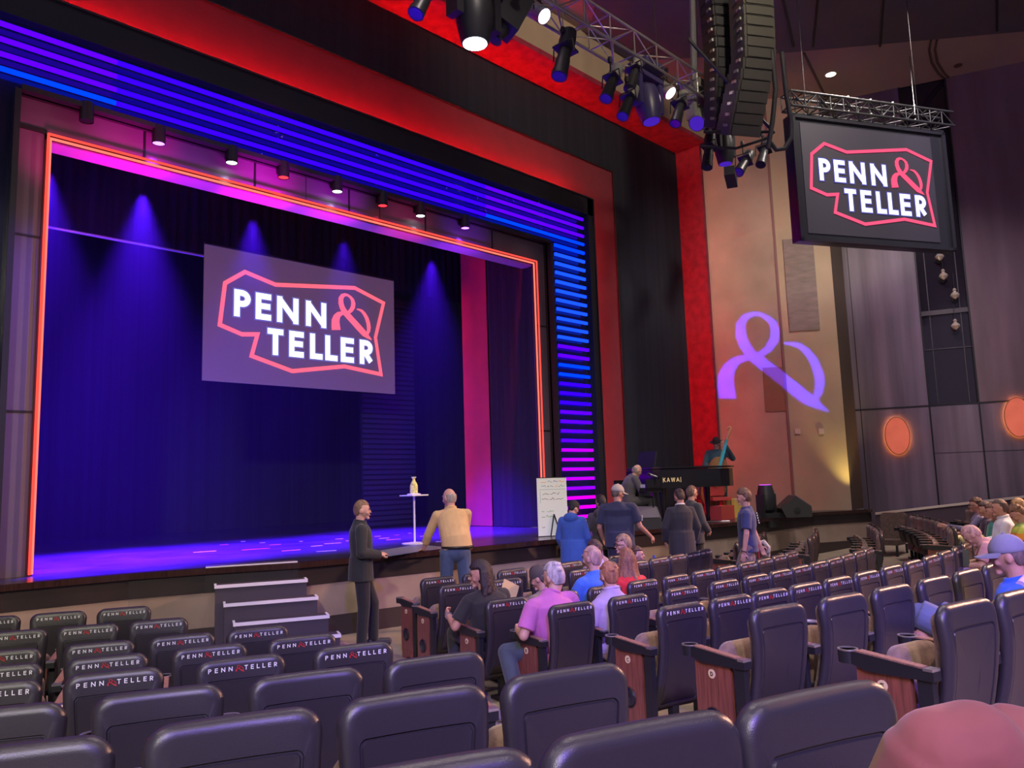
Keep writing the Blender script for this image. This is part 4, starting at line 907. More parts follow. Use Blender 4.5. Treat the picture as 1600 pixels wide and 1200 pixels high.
def hand(b, wr, d, palm_n, side, k, curl=.5):
    """palm and five fingers; d points along the hand, palm_n out of the palm"""
    d = d.normalized(); pn = (palm_n - d * palm_n.dot(d)).normalized(); s = d.cross(pn) * side       # s points to the thumb side
    M_ = Matrix((s, pn, d)).transposed(); b.ell(wr + d * .045 * k, (.040 * k, .016 * k, .052 * k), M=M_, nu=12, nv=8)
    for i, (off, L) in enumerate(((.030, .068), (.010, .076), (-.010, .070), (-.029, .055))):
        p = wr + d * .082 * k + s * off * k; c = curl * (.8 + .12 * i); d1 = (d * math.cos(c * .6) + pn * math.sin(c * .6)); d2 = d * math.cos(c * 1.6) + pn * math.sin(c * 1.6)
        q = p + d1 * L * .5 * k; r = q + d2 * L * .5 * k; b.cap(p, q, .0092 * k, .0088 * k, 8); b.cap(q, r, .0088 * k, .0078 * k, 8)
    p = wr + d * .03 * k + s * .034 * k; q = p + (d * .6 + s * .75 + pn * .25).normalized() * .034 * k; r = q + (d * .9 + s * .25 + pn * .35).normalized() * .03 * k
    b.cap(p, q, .012 * k, .0105 * k, 8); b.cap(q, r, .0105 * k, .009 * k, 8)
def person(label, loc, rz, pose='stand', J=None, k=1.0, top=None, sleeve='long', legs=None, shorts=False, shoes=(.03, .03, .035), hair=None, haircol=(.08, .05, .03),
           head_yaw=0, head_pitch=0, head_roll=0, vox=.011, skin=None, belly=0.0, wide=1.0, extra=None, curl=.5, jacket=False, collar=None, topn=None, legn=None, glasses=False, hat=None, group=None, hood=False, hands=(None, None), hidelegs=False, brim=.075):
    skin = skin or SKIN
    root = thing('person', label, 'person', tuple(loc), R_(rz), group)
    base = STAND if pose == 'stand' else SIT; Q = {}
    for n_, v in base.items():
        if n_ in ('sh', 'el', 'wr', 'hip', 'kn', 'an', 'toe'): Q[n_ + '_r'] = v.copy(); Q[n_ + '_l'] = V(-v.x, v.y, v.z)
        else: Q[n_] = v.copy()
    for n_, v in (J or {}).items():
        v = V(*v)
        if n_ in Q: Q[n_] = v
        else: Q[n_ + '_r'] = v.copy(); Q[n_ + '_l'] = V(-v.x, v.y, v.z)
    Q = {n_: v * k for n_, v in Q.items()}
    Mh = Matrix.Rotation(R_(head_yaw), 3, 'Z') @ Matrix.Rotation(R_(head_pitch), 3, 'X') @ Matrix.Rotation(R_(head_roll), 3, 'Y'); H = Q['head']
    def hp(x, y, z): return H + Mh @ (V(x, y, z) * k)
    cs = .86 if top else 1.0; cl = .86 if legs and not shorts else 1.0
    b = MB(); torso(b, Q, k * .87 if top else k)
    def face(u, p):                                              # narrow the jaw, flatten the face a little
        z = p.z / (.118 * k)
        if z < -.1: p.x *= 1 + .42 * (z + .1); 
        if u.y > 0: p.y *= .93
        if z < -.2 and u.y < 0: p.y *= .8
        return p
    b.ell(H, (.077 * k, .099 * k, .118 * k), M=Mh, nu=24, nv=18, fn=face)
    b.ell(hp(0, .092, -.018), (.011 * k, .016 * k, .024 * k), M=Mh, nu=10, nv=8); b.ell(hp(0, .105, -.030), (.014 * k, .012 * k, .010 * k), M=Mh, nu=10, nv=6)
    b.ell(hp(0, .070, -.098), (.026 * k, .022 * k, .018 * k), M=Mh, nu=12, nv=8); b.ell(hp(0, .082, .026), (.05 * k, .012 * k, .010 * k), M=Mh, nu=12, nv=6)
    b.ell(hp(0, .087, -.062), (.021 * k, .011 * k, .010 * k), M=Mh, nu=12, nv=6)
    for s_ in (-1, 1): b.ell(hp(s_ * .079, -.008, -.012), (.011 * k, .022 * k, .033 * k), M=Mh, nu=10, nv=8); b.ell(hp(s_ * .04, .062, -.035), (.022 * k, .02 * k, .022 * k), M=Mh, nu=10, nv=6)
    b.cap(Q['neck'] + V(0, 0, -.02), H + (Mh @ V(0, -.02 * k, -.06 * k)), .058 * k, .054 * k)
    for s_, sd in (('_r', 1), ('_l', -1)):
        b.cap(Q['sh' + s_], Q['el' + s_], .050 * k * cs, .040 * k); b.cap(Q['el' + s_], Q['wr' + s_], (.041 if sleeve != 'long' else .034) * k, .027 * k)
        dd = (Q['wr' + s_] - Q['el' + s_]).normalized(); hd = hands[0 if sd == 1 else 1]
        pn = V(-sd, .1, 0)
        if hd: dd = V(*hd[0]).normalized(); pn = V(*hd[1])
        hand(b, Q['wr' + s_], dd, pn, -sd if pn.x * sd <= 0 else sd, k, curl)
        if not hidelegs:
            b.cap(Q['hip' + s_], Q['kn' + s_], .078 * k * cl, .052 * k * cl); b.cap(Q['kn' + s_], Q['an' + s_], .052 * k * cl, .036 * k); (b if (shorts or not legs) else MB()).ell(Q['kn' + s_].lerp(Q['an' + s_], .3) + V(0, -.015 * k * cl, 0), (.05 * k * cl, .055 * k * cl, .10 * k), nu=10, nv=8)
            b.cap(Q['an' + s_] + V(0, 0, -.03 * k), Q['toe' + s_], .04 * k, .03 * k)
    body = remesh(b, 'body', skin, root, min(vox, .0085), 2)
    b = MB()
    for s_ in (-1, 1): b.ell(hp(s_ * .031, .086, .004), (.012 * k, .008 * k, .007 * k), M=Mh, nu=10, nv=6)
    b.build('eyes', M_EYE, root, smooth=60)
    b = MB(); b.ell(hp(0, .099, -.062), (.020 * k, .005 * k, .006 * k), M=Mh, nu=10, nv=6); b.build('mouth', M_LIP, root, smooth=60)
    b = MB()
    for s_ in (-1, 1): b.ell(hp(s_ * .033, .091, .026), (.017 * k, .005 * k, .0035 * k), M=Mh, nu=8, nv=5)
    b.build('eyebrows', mat('brow_%d%d%d' % tuple(int(c * 99) for c in haircol), haircol, .8), root, smooth=60)
    def cloth(c, tag_): return mat('cloth_%s_%d_%d_%d' % (tag_, *[int(v * 999) for v in c]), c, .85, noise=.12, nscale=6, bump=.25, bscale=14, sheen=.15)
    # clothes
    if top:
        g = .018 if not jacket else .024; b = MB(); torso(b, Q, k, g, belly=belly, wide=wide, tuck=sleeve == 'rolled')
        if jacket or top:
            lowx = .185 if jacket else .172; drop = .24 if jacket == 'long' else (.15 if jacket else .10)
            if pose == 'stand' and sleeve != 'rolled':
                c0 = Q['pelvis']; n = 20; vs = []
                for zz, e in ((.12, 0), (0, .012), (-drop, .02)):
                    for q in range(n): t = 2 * math.pi * q / n; vs.append(c0 + V((lowx * k * wide + e + (.01 if jacket else 0)) * math.cos(t), (.125 * k + e + belly * .8 + (.012 if jacket else 0)) * math.sin(t), zz * k))
                b.add(vs, [(i * n + q, i * n + (q + 1) % n, (i + 1) * n + (q + 1) % n, (i + 1) * n + q) for i in range(2) for q in range(n)] + [tuple(range(n - 1, -1, -1)), tuple(range(2 * n, 3 * n))])
        for s_ in ('_r', '_l'):
            b.cap(Q['sh' + s_], Q['neck'] + V(0, 0, -.015), .048 * k + .008, .056 * k)
            sg = 1 if s_ == '_r' else -1; gg = .014 if not jacket else .022
            b.cap(Q['sh' + s_] + V(-.05 * sg, 0, .004) * k, Q['sh' + s_], .058 * k + gg * .6, .052 * k + gg * .8)
            if sleeve == 'long': b.cap(Q['sh' + s_], Q['el' + s_], .052 * k + gg, .044 * k + gg); b.cyl(Q['el' + s_], Q['wr' + s_], .044 * k + gg, .031 * k + gg, 12); b.ell(Q['el' + s_], (.045 * k + gg,) * 3, nu=12, nv=8)
            elif sleeve == 'rolled': b.cap(Q['sh' + s_], Q['el' + s_], .054 * k + gg, .046 * k + gg); b.cyl(Q['el' + s_], Q['el' + s_].lerp(Q['wr' + s_], .55), .046 * k + gg, .042 * k + gg, 12)
            elif sleeve == 'short': b.cyl(Q['sh' + s_], Q['sh' + s_].lerp(Q['el' + s_], .78), .056 * k + gg, .060 * k + gg, 14)
        if hood: b.ell(Q['neck'] + V(0, -.085, -.01) * k, (.13 * k, .07 * k, .085 * k), nu=14, nv=10); b.ell(Q['neck'] + V(0, -.02, .015) * k, (.085 * k, .085 * k, .035 * k), nu=14, nv=8)
        tp = remesh(b, topn or ('jacket' if jacket else 'shirt'), cloth(top, 'top'), root, vox, 3)
        if collar:
            b = MB(); up = (Q['head'] - Q['neck']).normalized(); x = up.orthogonal().normalized(); y = up.cross(x)
            b.tube([Q['neck'] + up * .035 * k + (x * math.cos(t) + y * math.sin(t)) * .066 * k for t in [2 * math.pi * i / 16 for i in range(17)]], .016 * k, 8); b.build('collar', cloth(collar, 'collar'), tp, smooth=60)
    if legs and not hidelegs:
        b = MB(); g = .018
        pelv = Q['pelvis']
        b.ell(pelv + (Q['hip_r'] + Q['hip_l'] - pelv * 2) * .25, (.178 * k, .135 * k, .13 * k), nu=18, nv=12)
        for s_ in ('_r', '_l'):
            b.cap(Q['hip' + s_], Q['kn' + s_], .084 * k + g, .058 * k + g)
            if shorts: b.cyl(Q['hip' + s_].lerp(Q['kn' + s_], .3), Q['kn' + s_].lerp(Q['hip' + s_], -.02), .085 * k + g, .082 * k + g, 16)
            else: b.cap(Q['kn' + s_], Q['an' + s_] + V(0, 0, .01), .056 * k + g, .046 * k + g)
        remesh(b, legn or ('shorts' if shorts else 'trousers'), cloth(legs, 'leg'), root, vox, 3)
        for s_ in ('_r', '_l'):
            b = MB(); a = Q['an' + s_]; t_ = Q['toe' + s_]; d = (t_ - a); d.z = 0; d.normalize()
            b.cap(V(a.x, a.y, t_.z) - d * .035 * k + V(0, 0, .012), V(t_.x, t_.y, t_.z) + d * .03 * k, .045 * k, .038 * k); b.cap(a + V(0, 0, -.02), V(a.x, a.y, t_.z + .02), .045 * k, .045 * k)
            b.box(V(a.x, a.y, t_.z) + d * .07 * k + V(0, 0, -.028 * k), (.085 * k, .29 * k, .024), rz=math.atan2(-d.x, d.y))
            remesh(b, 'shoe', mat('shoe_%d_%d_%d' % tuple(int(c * 99) for c in shoes), shoes, .5), root, .012, 1)
    # hair
    if hair and hair != 'bald':
        hm = mat('hair_%s_%d_%d_%d' % (hair, *[int(c * 999) for c in haircol]), haircol, .55, noise=.45, nscale=9, bump=.8, bscale=35, stretch=(3, 3, 1)); b = MB()
        def hfn(u, p):
            y, z = u.y, u.z; front = y > .15 and z < .50; side = abs(u.x) > .6 and z < -.25 and y > -.35
            if hair == 'fringe':
                if z > .28 or y > -.05 or z < -.62: return p * .80
            elif front or side or (z < -.62 and hair not in ('long', 'bob')): return p * .80
            elif hair == 'thin' and z > .6: return p * .93
            return p
        kk = {'short': 1.07, 'buzz': 1.025, 'thin': 1.045, 'fringe': 1.04, 'long': 1.13, 'bob': 1.16, 'full': 1.14}[hair]
        if hat: kk = 1.02
        b.ell(H + Mh @ V(0, -.005 * k, .008 * k), (.079 * k * kk, .100 * k * kk, .118 * k * kk), M=Mh, nu=32, nv=24, fn=hfn)
        if hair in ('short', 'full') and not hat:
            rnd = random.Random(hash(label) % 999)
            for _ in range(16):
                a = rnd.uniform(0, 6.28); e = rnd.uniform(.2, 1.2); u = V(math.cos(a) * math.sin(e), math.sin(a) * math.sin(e) - .15, math.cos(e)); b.ell(hp(u.x * .072, u.y * .09, u.z * .112 + .008), (.028 * k, .028 * k, .018 * k), M=Mh, nu=8, nv=6)
        if hair in ('long', 'bob'):
            L = .30 if hair == 'long' else .15; rnd = random.Random(5)
            for i in range(22):
                a = R_(185 + 170 * i / 21); x, y = .082 * math.cos(a), .085 * math.sin(a); ln = L * rnd.uniform(.8, 1.1)
                p0_ = hp(x, y - .005, .02); p1_ = hp(x * 1.22, y * 1.12, -.10); p2_ = p1_ + V(x * .25, y * .25 - .01, -ln) * k + V(rnd.uniform(-.015, .015), rnd.uniform(-.015, .015), 0)
                pm_ = p1_.lerp(p2_, .5) + V(rnd.uniform(-.018, .018), rnd.uniform(-.018, .018), 0)
                b.cap(p0_, p1_, .024 * k, .028 * k, 8); b.cap(p1_, pm_, .028 * k, .027 * k, 8); b.cap(pm_, p2_, .027 * k, .014 * k, 8)
        remesh(b, 'hair', hm, root, .007 if hair not in ('long',) else .008, 1)
    if hat:
        kind, hc = hat; hm = mat('hat_%d_%d_%d' % tuple(int(c * 999) for c in hc), hc, .8, noise=.08, nscale=12, bump=.15, bscale=80); b = MB()
        def cfn(u, p): return p if u.z > (-.05 if kind == 'cap' else -.18) else V(p.x * .9, p.y * .9, max(p.z, -.012 * k))
        b.ell(H + Mh @ V(0, -.006 * k, .028 * k), (.088 * k, .108 * k, .108 * k if kind != 'fedora' else .12 * k), M=Mh, nu=28, nv=20, fn=cfn)
        hh = b.build('hat' if kind == 'fedora' else ('beanie' if kind == 'beanie' else 'cap'), hm, root, smooth=60)
        if kind == 'cap':
            b = MB(); n = 14; vs = []
            for th in (0, .006):
                for i in range(n + 1):
                    a = R_(10 + 160 * i / n); vs.append(hp(.084 * math.cos(a), .086 * math.sin(a) + .01, .022 + th)); vs.append(hp(.080 * math.cos(a), (.09 + brim) * math.sin(a) + .02, .008 + th - .012 * abs(math.cos(a))))
            m_ = 2 * (n + 1); fs = []
            for s0 in (0, m_):
                for i in range(n): fs.append((s0 + 2 * i, s0 + 2 * i + 2, s0 + 2 * i + 3, s0 + 2 * i + 1))
            for i in range(n): fs.append((2 * i + 1, 2 * i + 3, m_ + 2 * i + 3, m_ + 2 * i + 1))
            b.add(vs, fs); b.build('visor', hm, hh, smooth=50)
            b = MB(); b.ell(hp(0, -.006, .137), (.008 * k,) * 3, nu=8, nv=6); b.build('button', hm, hh)
        if kind == 'fedora': b = MB(); b.lathe([(.07 * k, 0), (.15 * k, .0), (.155 * k, .008), (.07 * k, .012)], tuple(hp(0, 0, .03)), 20, M=Mh); b.build('brim', hm, hh)
    if glasses:
        b = MB()
        for s_ in (-1, 1):
            c = hp(s_ * .033, .106, .0); b.tube([c + Mh @ (V(.024 * math.cos(t), 0, .018 * math.sin(t)) * k) for t in [2 * math.pi * i / 12 for i in range(13)]], .003, 6); b.cyl(hp(s_ * .056, .104, .002), hp(s_ * .082, 0, .0), .003, n=6)
            if glasses == 'sun': b.ell(c, (.024 * k, .004, .018 * k), M=Mh, nu=12, nv=6)
        b.cyl(hp(-.01, .107, .0), hp(.01, .107, .0), .003, n=6); b.build('glasses', mat('dark_glasses', (.02, .02, .02), .2), root)
    if extra: extra(root, Q, hp, k)
    return root
def seat_loc(nm, i, dx=0, dy=.06, dz=0):
    r, th = SEATPOS[nm, i]; x, y = polar(r, th); a = R_(th + 90); return (x + dx * math.cos(a) - dy * math.sin(a), y + dx * math.sin(a) + dy * math.cos(a), floor_z(r) + dz), th + 90
def ground(px, py, Z, z0=0.0): p = dep(px, py, Z); return (p[0], p[1], z0)
VAZ = 44.3                                                      # world heading of the lens; rz so that the figure faces it = VAZ - 90 + turn
def face_rz(turn): return VAZ - 90 + turn                        # turn 0: seen from behind; +90: facing left; -90: facing right
def wristwatch(root, Q, hp, k):
    w_ = Q['wr_l']; d = (Q['wr_l'] - Q['el_l']).normalized(); x = d.orthogonal().normalized(); y = d.cross(x)
    b = MB(); b.tube([w_ - d * .02 + (x * math.cos(t) + y * math.sin(t)) * .034 for t in [2 * math.pi * i / 14 for i in range(15)]], .007, 6); b.build('wristband', M_BLACK, root)
# -- man in black by the steps
person('bearded short-haired man in a black suit standing by the stage steps, facing right', ground(563, 783, 9.8), face_rz(-72), k=1.02, top=(.020, .022, .022), jacket=True, legs=(.012, .012, .016), hair='buzz', haircol=(.22, .13, .07), head_yaw=-8, topn='suit_jacket', collar=(.015, .015, .02),
       J=dict(el_r=(.25, -.02, 1.14), wr_r=(.13, .21, 1.10), el_l=(-.25, -.02, 1.14), wr_l=(-.10, .22, 1.08), an_l=(-.13, .16, .09), toe_l=(-.14, .32, .04), kn_l=(-.12, .16, .50)), hands=(((-.6, .7, .1), (-.3, -.5, -1)), ((.7, .6, .1), (.3, -.5, -1))), vox=.009)
# -- bald man leaning on the stage
def p2x(root, Q, hp, k):
    b = MB(); c = Q['pelvis'] + V(0, 0, .05)
    b.tube([c + V(.195 * k * math.cos(t), .148 * k * math.sin(t), 0) for t in [2 * math.pi * i / 20 for i in range(21)]], .018, 8); b.build('belt', mat('black_belt', (.015, .012, .01), .4), root, smooth=60)
p2 = dep(706, 760, 11.2)
person('bald man in a yellow-tan shirt and jeans leaning with both hands on the stage edge', (p2[0], p2[1], 0), face_rz(12), k=1.085, top=(.58, .38, .17), sleeve='rolled', legs=(.055, .085, .16), hair='fringe', haircol=(.36, .30, .26), head_yaw=38, head_pitch=-4, belly=.035, wide=1.08, legn='jeans', collar=(.58, .38, .17),
       J=dict(pelvis=(.03, -.20, .96), waist=(.02, -.15, 1.10), chest=(0, -.06, 1.30), neck=(-.02, .01, 1.46), head=(-.03, .05, 1.625), sh_r=(.19, .0, 1.41), sh_l=(-.20, .02, 1.40), el_l=(-.31, .10, 1.15), wr_l=(-.36, .24, .965), el_r=(.17, .10, 1.15), wr_r=(-.06, .22, .962), hip=(.10, -.20, .93), kn=(.12, -.16, .5), an=(.12, -.22, .09), toe=(.13, -.06, .04)), hands=(((-.5, .85, -.25), (0, .2, -1)), ((-.1, 1, -.25), (0, .2, -1))), curl=.2, extra=p2x, vox=.009)
# -- group in front of the stage
person('person in a blue hooded coat and black beanie, seen from behind by the whiteboard', ground(893, 787, 12.6), face_rz(-18), k=.94, top=(.035, .10, .40), jacket='long', hood=True, legs=(.03, .03, .10), hair='short', haircol=(.01, .01, .01), hat=('beanie', (.012, .012, .014)), head_yaw=-38, head_pitch=-22, topn='hooded_coat', wide=1.08,
       J=dict(el=(.25, .02, 1.12), wr=(.22, .16, .92), head=(.02, .05, 1.61)))
person('dark-haired person in a charcoal hooded top standing between blue coat and grey cap', ground(938, 775, 13.0), face_rz(-8), k=.965, top=(.055, .05, .06), hood=True, legs=(.015, .015, .02), hair='full', haircol=(.018, .012, .012), head_yaw=40, head_pitch=-12, topn='hooded_sweatshirt', J=dict(el=(.26, 0, 1.12), wr=(.24, .1, .90)))
person('child with brown hair partly hidden beside the pale box below the stage', ground(914, 813, 13.2), face_rz(-30), k=.70, top=(.05, .02, .03), legs=(.03, .03, .05), hair='bob', haircol=(.10, .03, .025), head_yaw=20)
def p5x(root, Q, hp, k):
    b = MB(); s = Q['sh_r'].lerp(Q['el_r'], .58)
    for i in range(4): b.box(s + V(.076 * k, -.01, .035 - .022 * i), (.012, .075, .012))
    b.build('sleeve_print', mat('pale_print', (.45, .5, .52), .7), root)
person('broad man in a navy t-shirt and grey cap with his right forearm out', ground(964, 753, 12.5), face_rz(-16), k=1.06, top=(.030, .035, .075), sleeve='short', legs=(.02, .02, .045), hair='short', haircol=(.12, .09, .07), hat=('cap', (.42, .38, .34)), head_yaw=-42, head_pitch=-10, wide=1.22, belly=.05, topn='t_shirt', skin=SKIN2, extra=p5x, brim=.085,
       J=dict(sh=(.22, -.01, 1.425), el_r=(.31, .0, 1.14), wr_r=(.44, .17, .98), el_l=(-.30, .02, 1.13), wr_l=(-.28, .15, .95)), curl=1.1)
person('dark-haired man in a black suit seen from behind in front of the piano', ground(1061, 763, 13.0), face_rz(4), k=1.0, top=(.032, .030, .040), jacket='long', legs=(.012, .012, .018), hair='short', haircol=(.06, .035, .03), head_yaw=22, head_pitch=-14, collar=(.75, .7, .78), topn='suit_jacket', wide=1.06, J=dict(el=(.27, .0, 1.14), wr=(.25, .1, .92)))
person('man with glasses and slicked hair facing right, half hidden behind the black suit', ground(1079, 759, 13.6), face_rz(-62), k=1.03, top=(.05, .05, .06), jacket=True, legs=(.02, .02, .02), hair='thin', haircol=(.16, .10, .08), glasses=True, J=dict(el=(.25, 0, 1.14), wr=(.15, .2, 1.0)))
def p8x(root, Q, hp, k):
    wristwatch(root, Q, hp, k)
    b = MB(); 
    for i in range(5): b.box(Q['chest'] + V(.05, -.145 - .006 * i, .10 - .035 * i), (.05, .012, .022))
    b.build('back_print', mat('white_print', (.75, .75, .78), .7), root)
    b = MB(); b.box(Q['hip_r'] + V(.02, -.135, -.16), (.05, .02, .34)); b.build('red_stripe', mat('red_cloth', (.45, .02, .03), .8), root)
    b = MB(); h = Q['wr_r'] + V(.02, -.02, -.03); b.tube([h + V(.02, .05, .05), h + V(.02, -.03, .08), h + V(0, -.09, .0), h + V(0, -.08, -.12), h + V(0, -.02, -.10)], .035, 8); b.build('carried_jersey', mat('black_white_cloth', (.35, .33, .30), .8, noise=.9, nscale=18), root)
person('brown-haired boy in a navy t-shirt and grey shorts walking left in the aisle', ground(1163, 758, 11.5), face_rz(72), k=1.0, top=(.035, .045, .14), sleeve='short', legs=(.20, .165, .165), shorts=True, hair='full', haircol=(.14, .07, .045), topn='t_shirt', extra=p8x, head_pitch=-4, shoes=(.3, .3, .3), wide=1.02,
       J=dict(el_l=(-.25, .01, 1.12), wr_l=(-.25, .06, .86), el_r=(.25, -.08, 1.14), wr_r=(.24, -.16, .92), an_l=(-.11, .16, .09), toe_l=(-.12, .32, .04), kn_l=(-.11, .14, .5), an_r=(.11, -.16, .10), toe_r=(.12, -.02, .04)))
# -- pianist and bassist
pz = dep(984, 737, 15.75)
person('bald pianist in a grey suit sitting at the left end of the piano', (pz[0], pz[1], 1.0), face_rz(-80), 'sit', k=1.0, top=(.085, .075, .085), jacket=True, legs=(.08, .07, .08), hair='fringe', haircol=(.25, .2, .18), head_pitch=-22, topn='suit_jacket',
       J=dict(pelvis=(0, -.05, .50), waist=(0, -.06, .64), chest=(0, -.02, .82), neck=(0, .06, .99), head=(0, .15, 1.11), sh=(.185, .04, .95), el=(.23, .14, .71), wr=(.17, .40, .735), hip=(.095, -.03, .50), kn=(.13, .38, .52), an=(.14, .36, .10), toe=(.15, .52, .05)), hands=(((0, 1, -.15), (0, 0, -1)), ((0, 1, -.15), (0, 0, -1))))
bz = dep(1119, 693, 18.9)
person('double bass player in a dark jacket and hat behind the piano', (bz[0], bz[1], 1.0), face_rz(165), k=1.06, top=(.02, .06, .075), jacket=True, legs=(.02, .05, .06), hair='short', haircol=(.02, .02, .02), hat=('fedora', (.02, .018, .025)), head_yaw=-15, head_pitch=-18, topn='jacket', shoes=(.02, .15, .18),
       J=dict(sh=(.19, 0, 1.42), el_l=(-.34, .12, 1.28), wr_l=(-.20, .22, 1.56), el_r=(.27, .12, 1.15), wr_r=(.10, .28, 1.00)), hands=(((-.5, .8, -.2), (0, -1, -.2)), ((.4, .5, .6), (0, -1, 0))))
# -- the seated audience
SITB = dict(el=(.25, .20, .68), wr=(.16, .42, .64))
def brac(root, Q, hp, k):
    w_ = Q['wr_l']; b = MB(); d = (Q['wr_l'] - Q['el_l']).normalized(); x = d.orthogonal().normalized(); y = d.cross(x)
    for o_ in (.01, .03): b.tube([w_ - d * o_ + (x * math.cos(t) + y * math.sin(t)) * .031 for t in [2 * math.pi * i / 14 for i in range(15)]], .004, 6)
    b.build('bracelet', M_CHROME, root)
l, a = seat_loc('u', 0, -.02)
person('black-haired woman in a black top leaning out of her seat at the aisle, looking left', l, a + 6, 'sit', k=1.0, top=(.018, .016, .018), sleeve='short', legs=(.02, .02, .03), hair='bob', haircol=(.022, .012, .014), head_yaw=58, head_pitch=-6, topn='black_top', extra=brac, skin=SKIN2, vox=.009, wide=1.1,
       J=dict(waist=(-.03, .17, .63), chest=(-.06, .15, .80), neck=(-.08, .16, .95), head=(-.10, .20, 1.11), sh_r=(.12, .14, .91), sh_l=(-.25, .17, .89), el_l=(-.38, .22, .67), wr_l=(-.30, .45, .74), el_r=(.15, .22, .68), wr_r=(-.05, .42, .66)), curl=.9)
def papr(root, Q, hp, k):
    b = MB(); b.box(Q['wr_l'] + V(-.02, .06, .12), (.22, .006, .28), M=Matrix.Rotation(R_(25), 3, 'Y')); b.build('held_sheet', mat('yellow_paper', (.75, .58, .25), .7), root)
l, a = seat_loc('u', 1, -.05)
person('person in a dark brown cloth cap holding a yellow sheet, left of the grey-haired man', l, a + 10, 'sit', k=.93, top=(.20, .16, .12), legs=(.1, .1, .12), hair='short', haircol=(.12, .09, .07), hat=('beanie', (.075, .060, .052)), head_yaw=20, head_pitch=-18, extra=papr, J=dict(el=(.25, .2, .68), wr=(.17, .40, .78), head=(-.02, .16, 1.10)))
l, a = seat_loc('v', 0, .03)
person('grey-haired man in a pink shirt leaning left out of his aisle seat', l, a + 4, 'sit', k=1.0, top=(.52, .14, .42), sleeve='short', legs=(.045, .06, .085), hair='short', haircol=(.42, .37, .40), head_yaw=8, head_pitch=-10, topn='polo_shirt', collar=(.52, .14, .42), wide=1.15, belly=.03, vox=.009, legn='jeans', shoes=(.16, .12, .18),
       J=dict(pelvis=(.0, .20, .50), waist=(-.04, .18, .62), chest=(-.08, .16, .78), neck=(-.08, .16, .94), head=(-.02, .19, 1.09), sh_l=(-.28, .16, .88), sh_r=(.13, .16, .90), el_l=(-.38, .16, .66), wr_l=(-.26, .40, .66), kn_l=(-.34, .46, .48), an_l=(-.42, .20, .12), toe_l=(-.50, .30, .05), kn_r=(.12, .6, .5)), curl=.7)
l, a = seat_loc('u', 2, .03)
person('man with a shaved head in a bright blue shirt seated behind the ginger-haired child', l, a, 'sit', k=1.04, top=(.05, .16, .62), sleeve='short', legs=(.05, .05, .08), hair='thin', haircol=(.44, .27, .22), head_yaw=14, topn='blue_shirt', wide=1.12, J=SITB)
l, a = seat_loc('v', 1, -.06)
person('ginger-haired child in a lavender shirt seated right of the grey-haired man', l, a, 'sit', k=.93, top=(.42, .32, .50), sleeve='short', legs=(.1, .1, .1), hair='short', haircol=(.34, .14, .07), head_yaw=-5, collar=(.5, .38, .55), J=dict(head=(0, .14, 1.14), neck=(0, .11, .99)))
l, a = seat_loc('u', 3, -.04)
person('person with long fair-brown hair in a red top, right of the ginger-haired child', l, a - 4, 'sit', k=.98, top=(.62, .02, .03), sleeve='short', legs=(.05, .05, .1), hair='long', haircol=(.26, .11, .055), head_yaw=-8, topn='red_top', J=SITB)
def phone(root, Q, hp, k):
    b = MB(); c = (Q['wr_l'] + Q['wr_r']) / 2 + V(0, .07, .10); b.box(c, (.15, .01, .075)); b.box(c + V(.05, .006, .01), (.02, .006, .03)); b.build('phone', mat('pinkish_phone', (.6, .42, .42), .3), root)
l, a = seat_loc('t', 5, .0)
person('fair-haired woman with glasses turned to the left, holding up a phone', l, a + 62, 'sit', k=1.0, top=(.03, .04, .035), legs=(.05, .05, .06), hair='full', haircol=(.30, .19, .12), glasses=True, extra=phone, head_yaw=-6, J=dict(el=(.22, .24, .78), wr=(.07, .40, .92)))
l, a = seat_loc('t', 4, -.1)
person('dark-brown-haired person in a pale lavender shirt, seen from behind below the blue coat', l, a, 'sit', k=.97, top=(.42, .38, .62), sleeve='short', legs=(.1, .1, .12), hair='full', haircol=(.07, .035, .03), J=SITB)
l, a = seat_loc('s', 6, .05)
def lapthing(root, Q, hp, k):
    b = MB(); b.box(Q['kn_l'] + V(.08, -.12, .12), (.22, .14, .10), rz=.4); b.build('pink_bag', mat('pink_bag', (.65, .28, .6), .6), root)
    b = MB(); b.lathe([(.03, 0), (.034, .02), (.034, .16), (.015, .2), (.015, .24)], tuple(Q['kn_l'] + V(.12, -.08, .14)), 12); b.build('blue_bottle', mat('blue_bottle', (.05, .1, .6), .3), root)
person('seated person in violet-blue trousers with a pink bag, behind the black suit', l, a - 150, 'sit', k=.95, top=(.03, .03, .04), legs=(.10, .07, .28), hair='short', haircol=(.1, .05, .03), extra=lapthing, J=dict(SITB, head=(.1, .3, .95), neck=(.05, .26, .83), chest=(.02, .2, .72)))
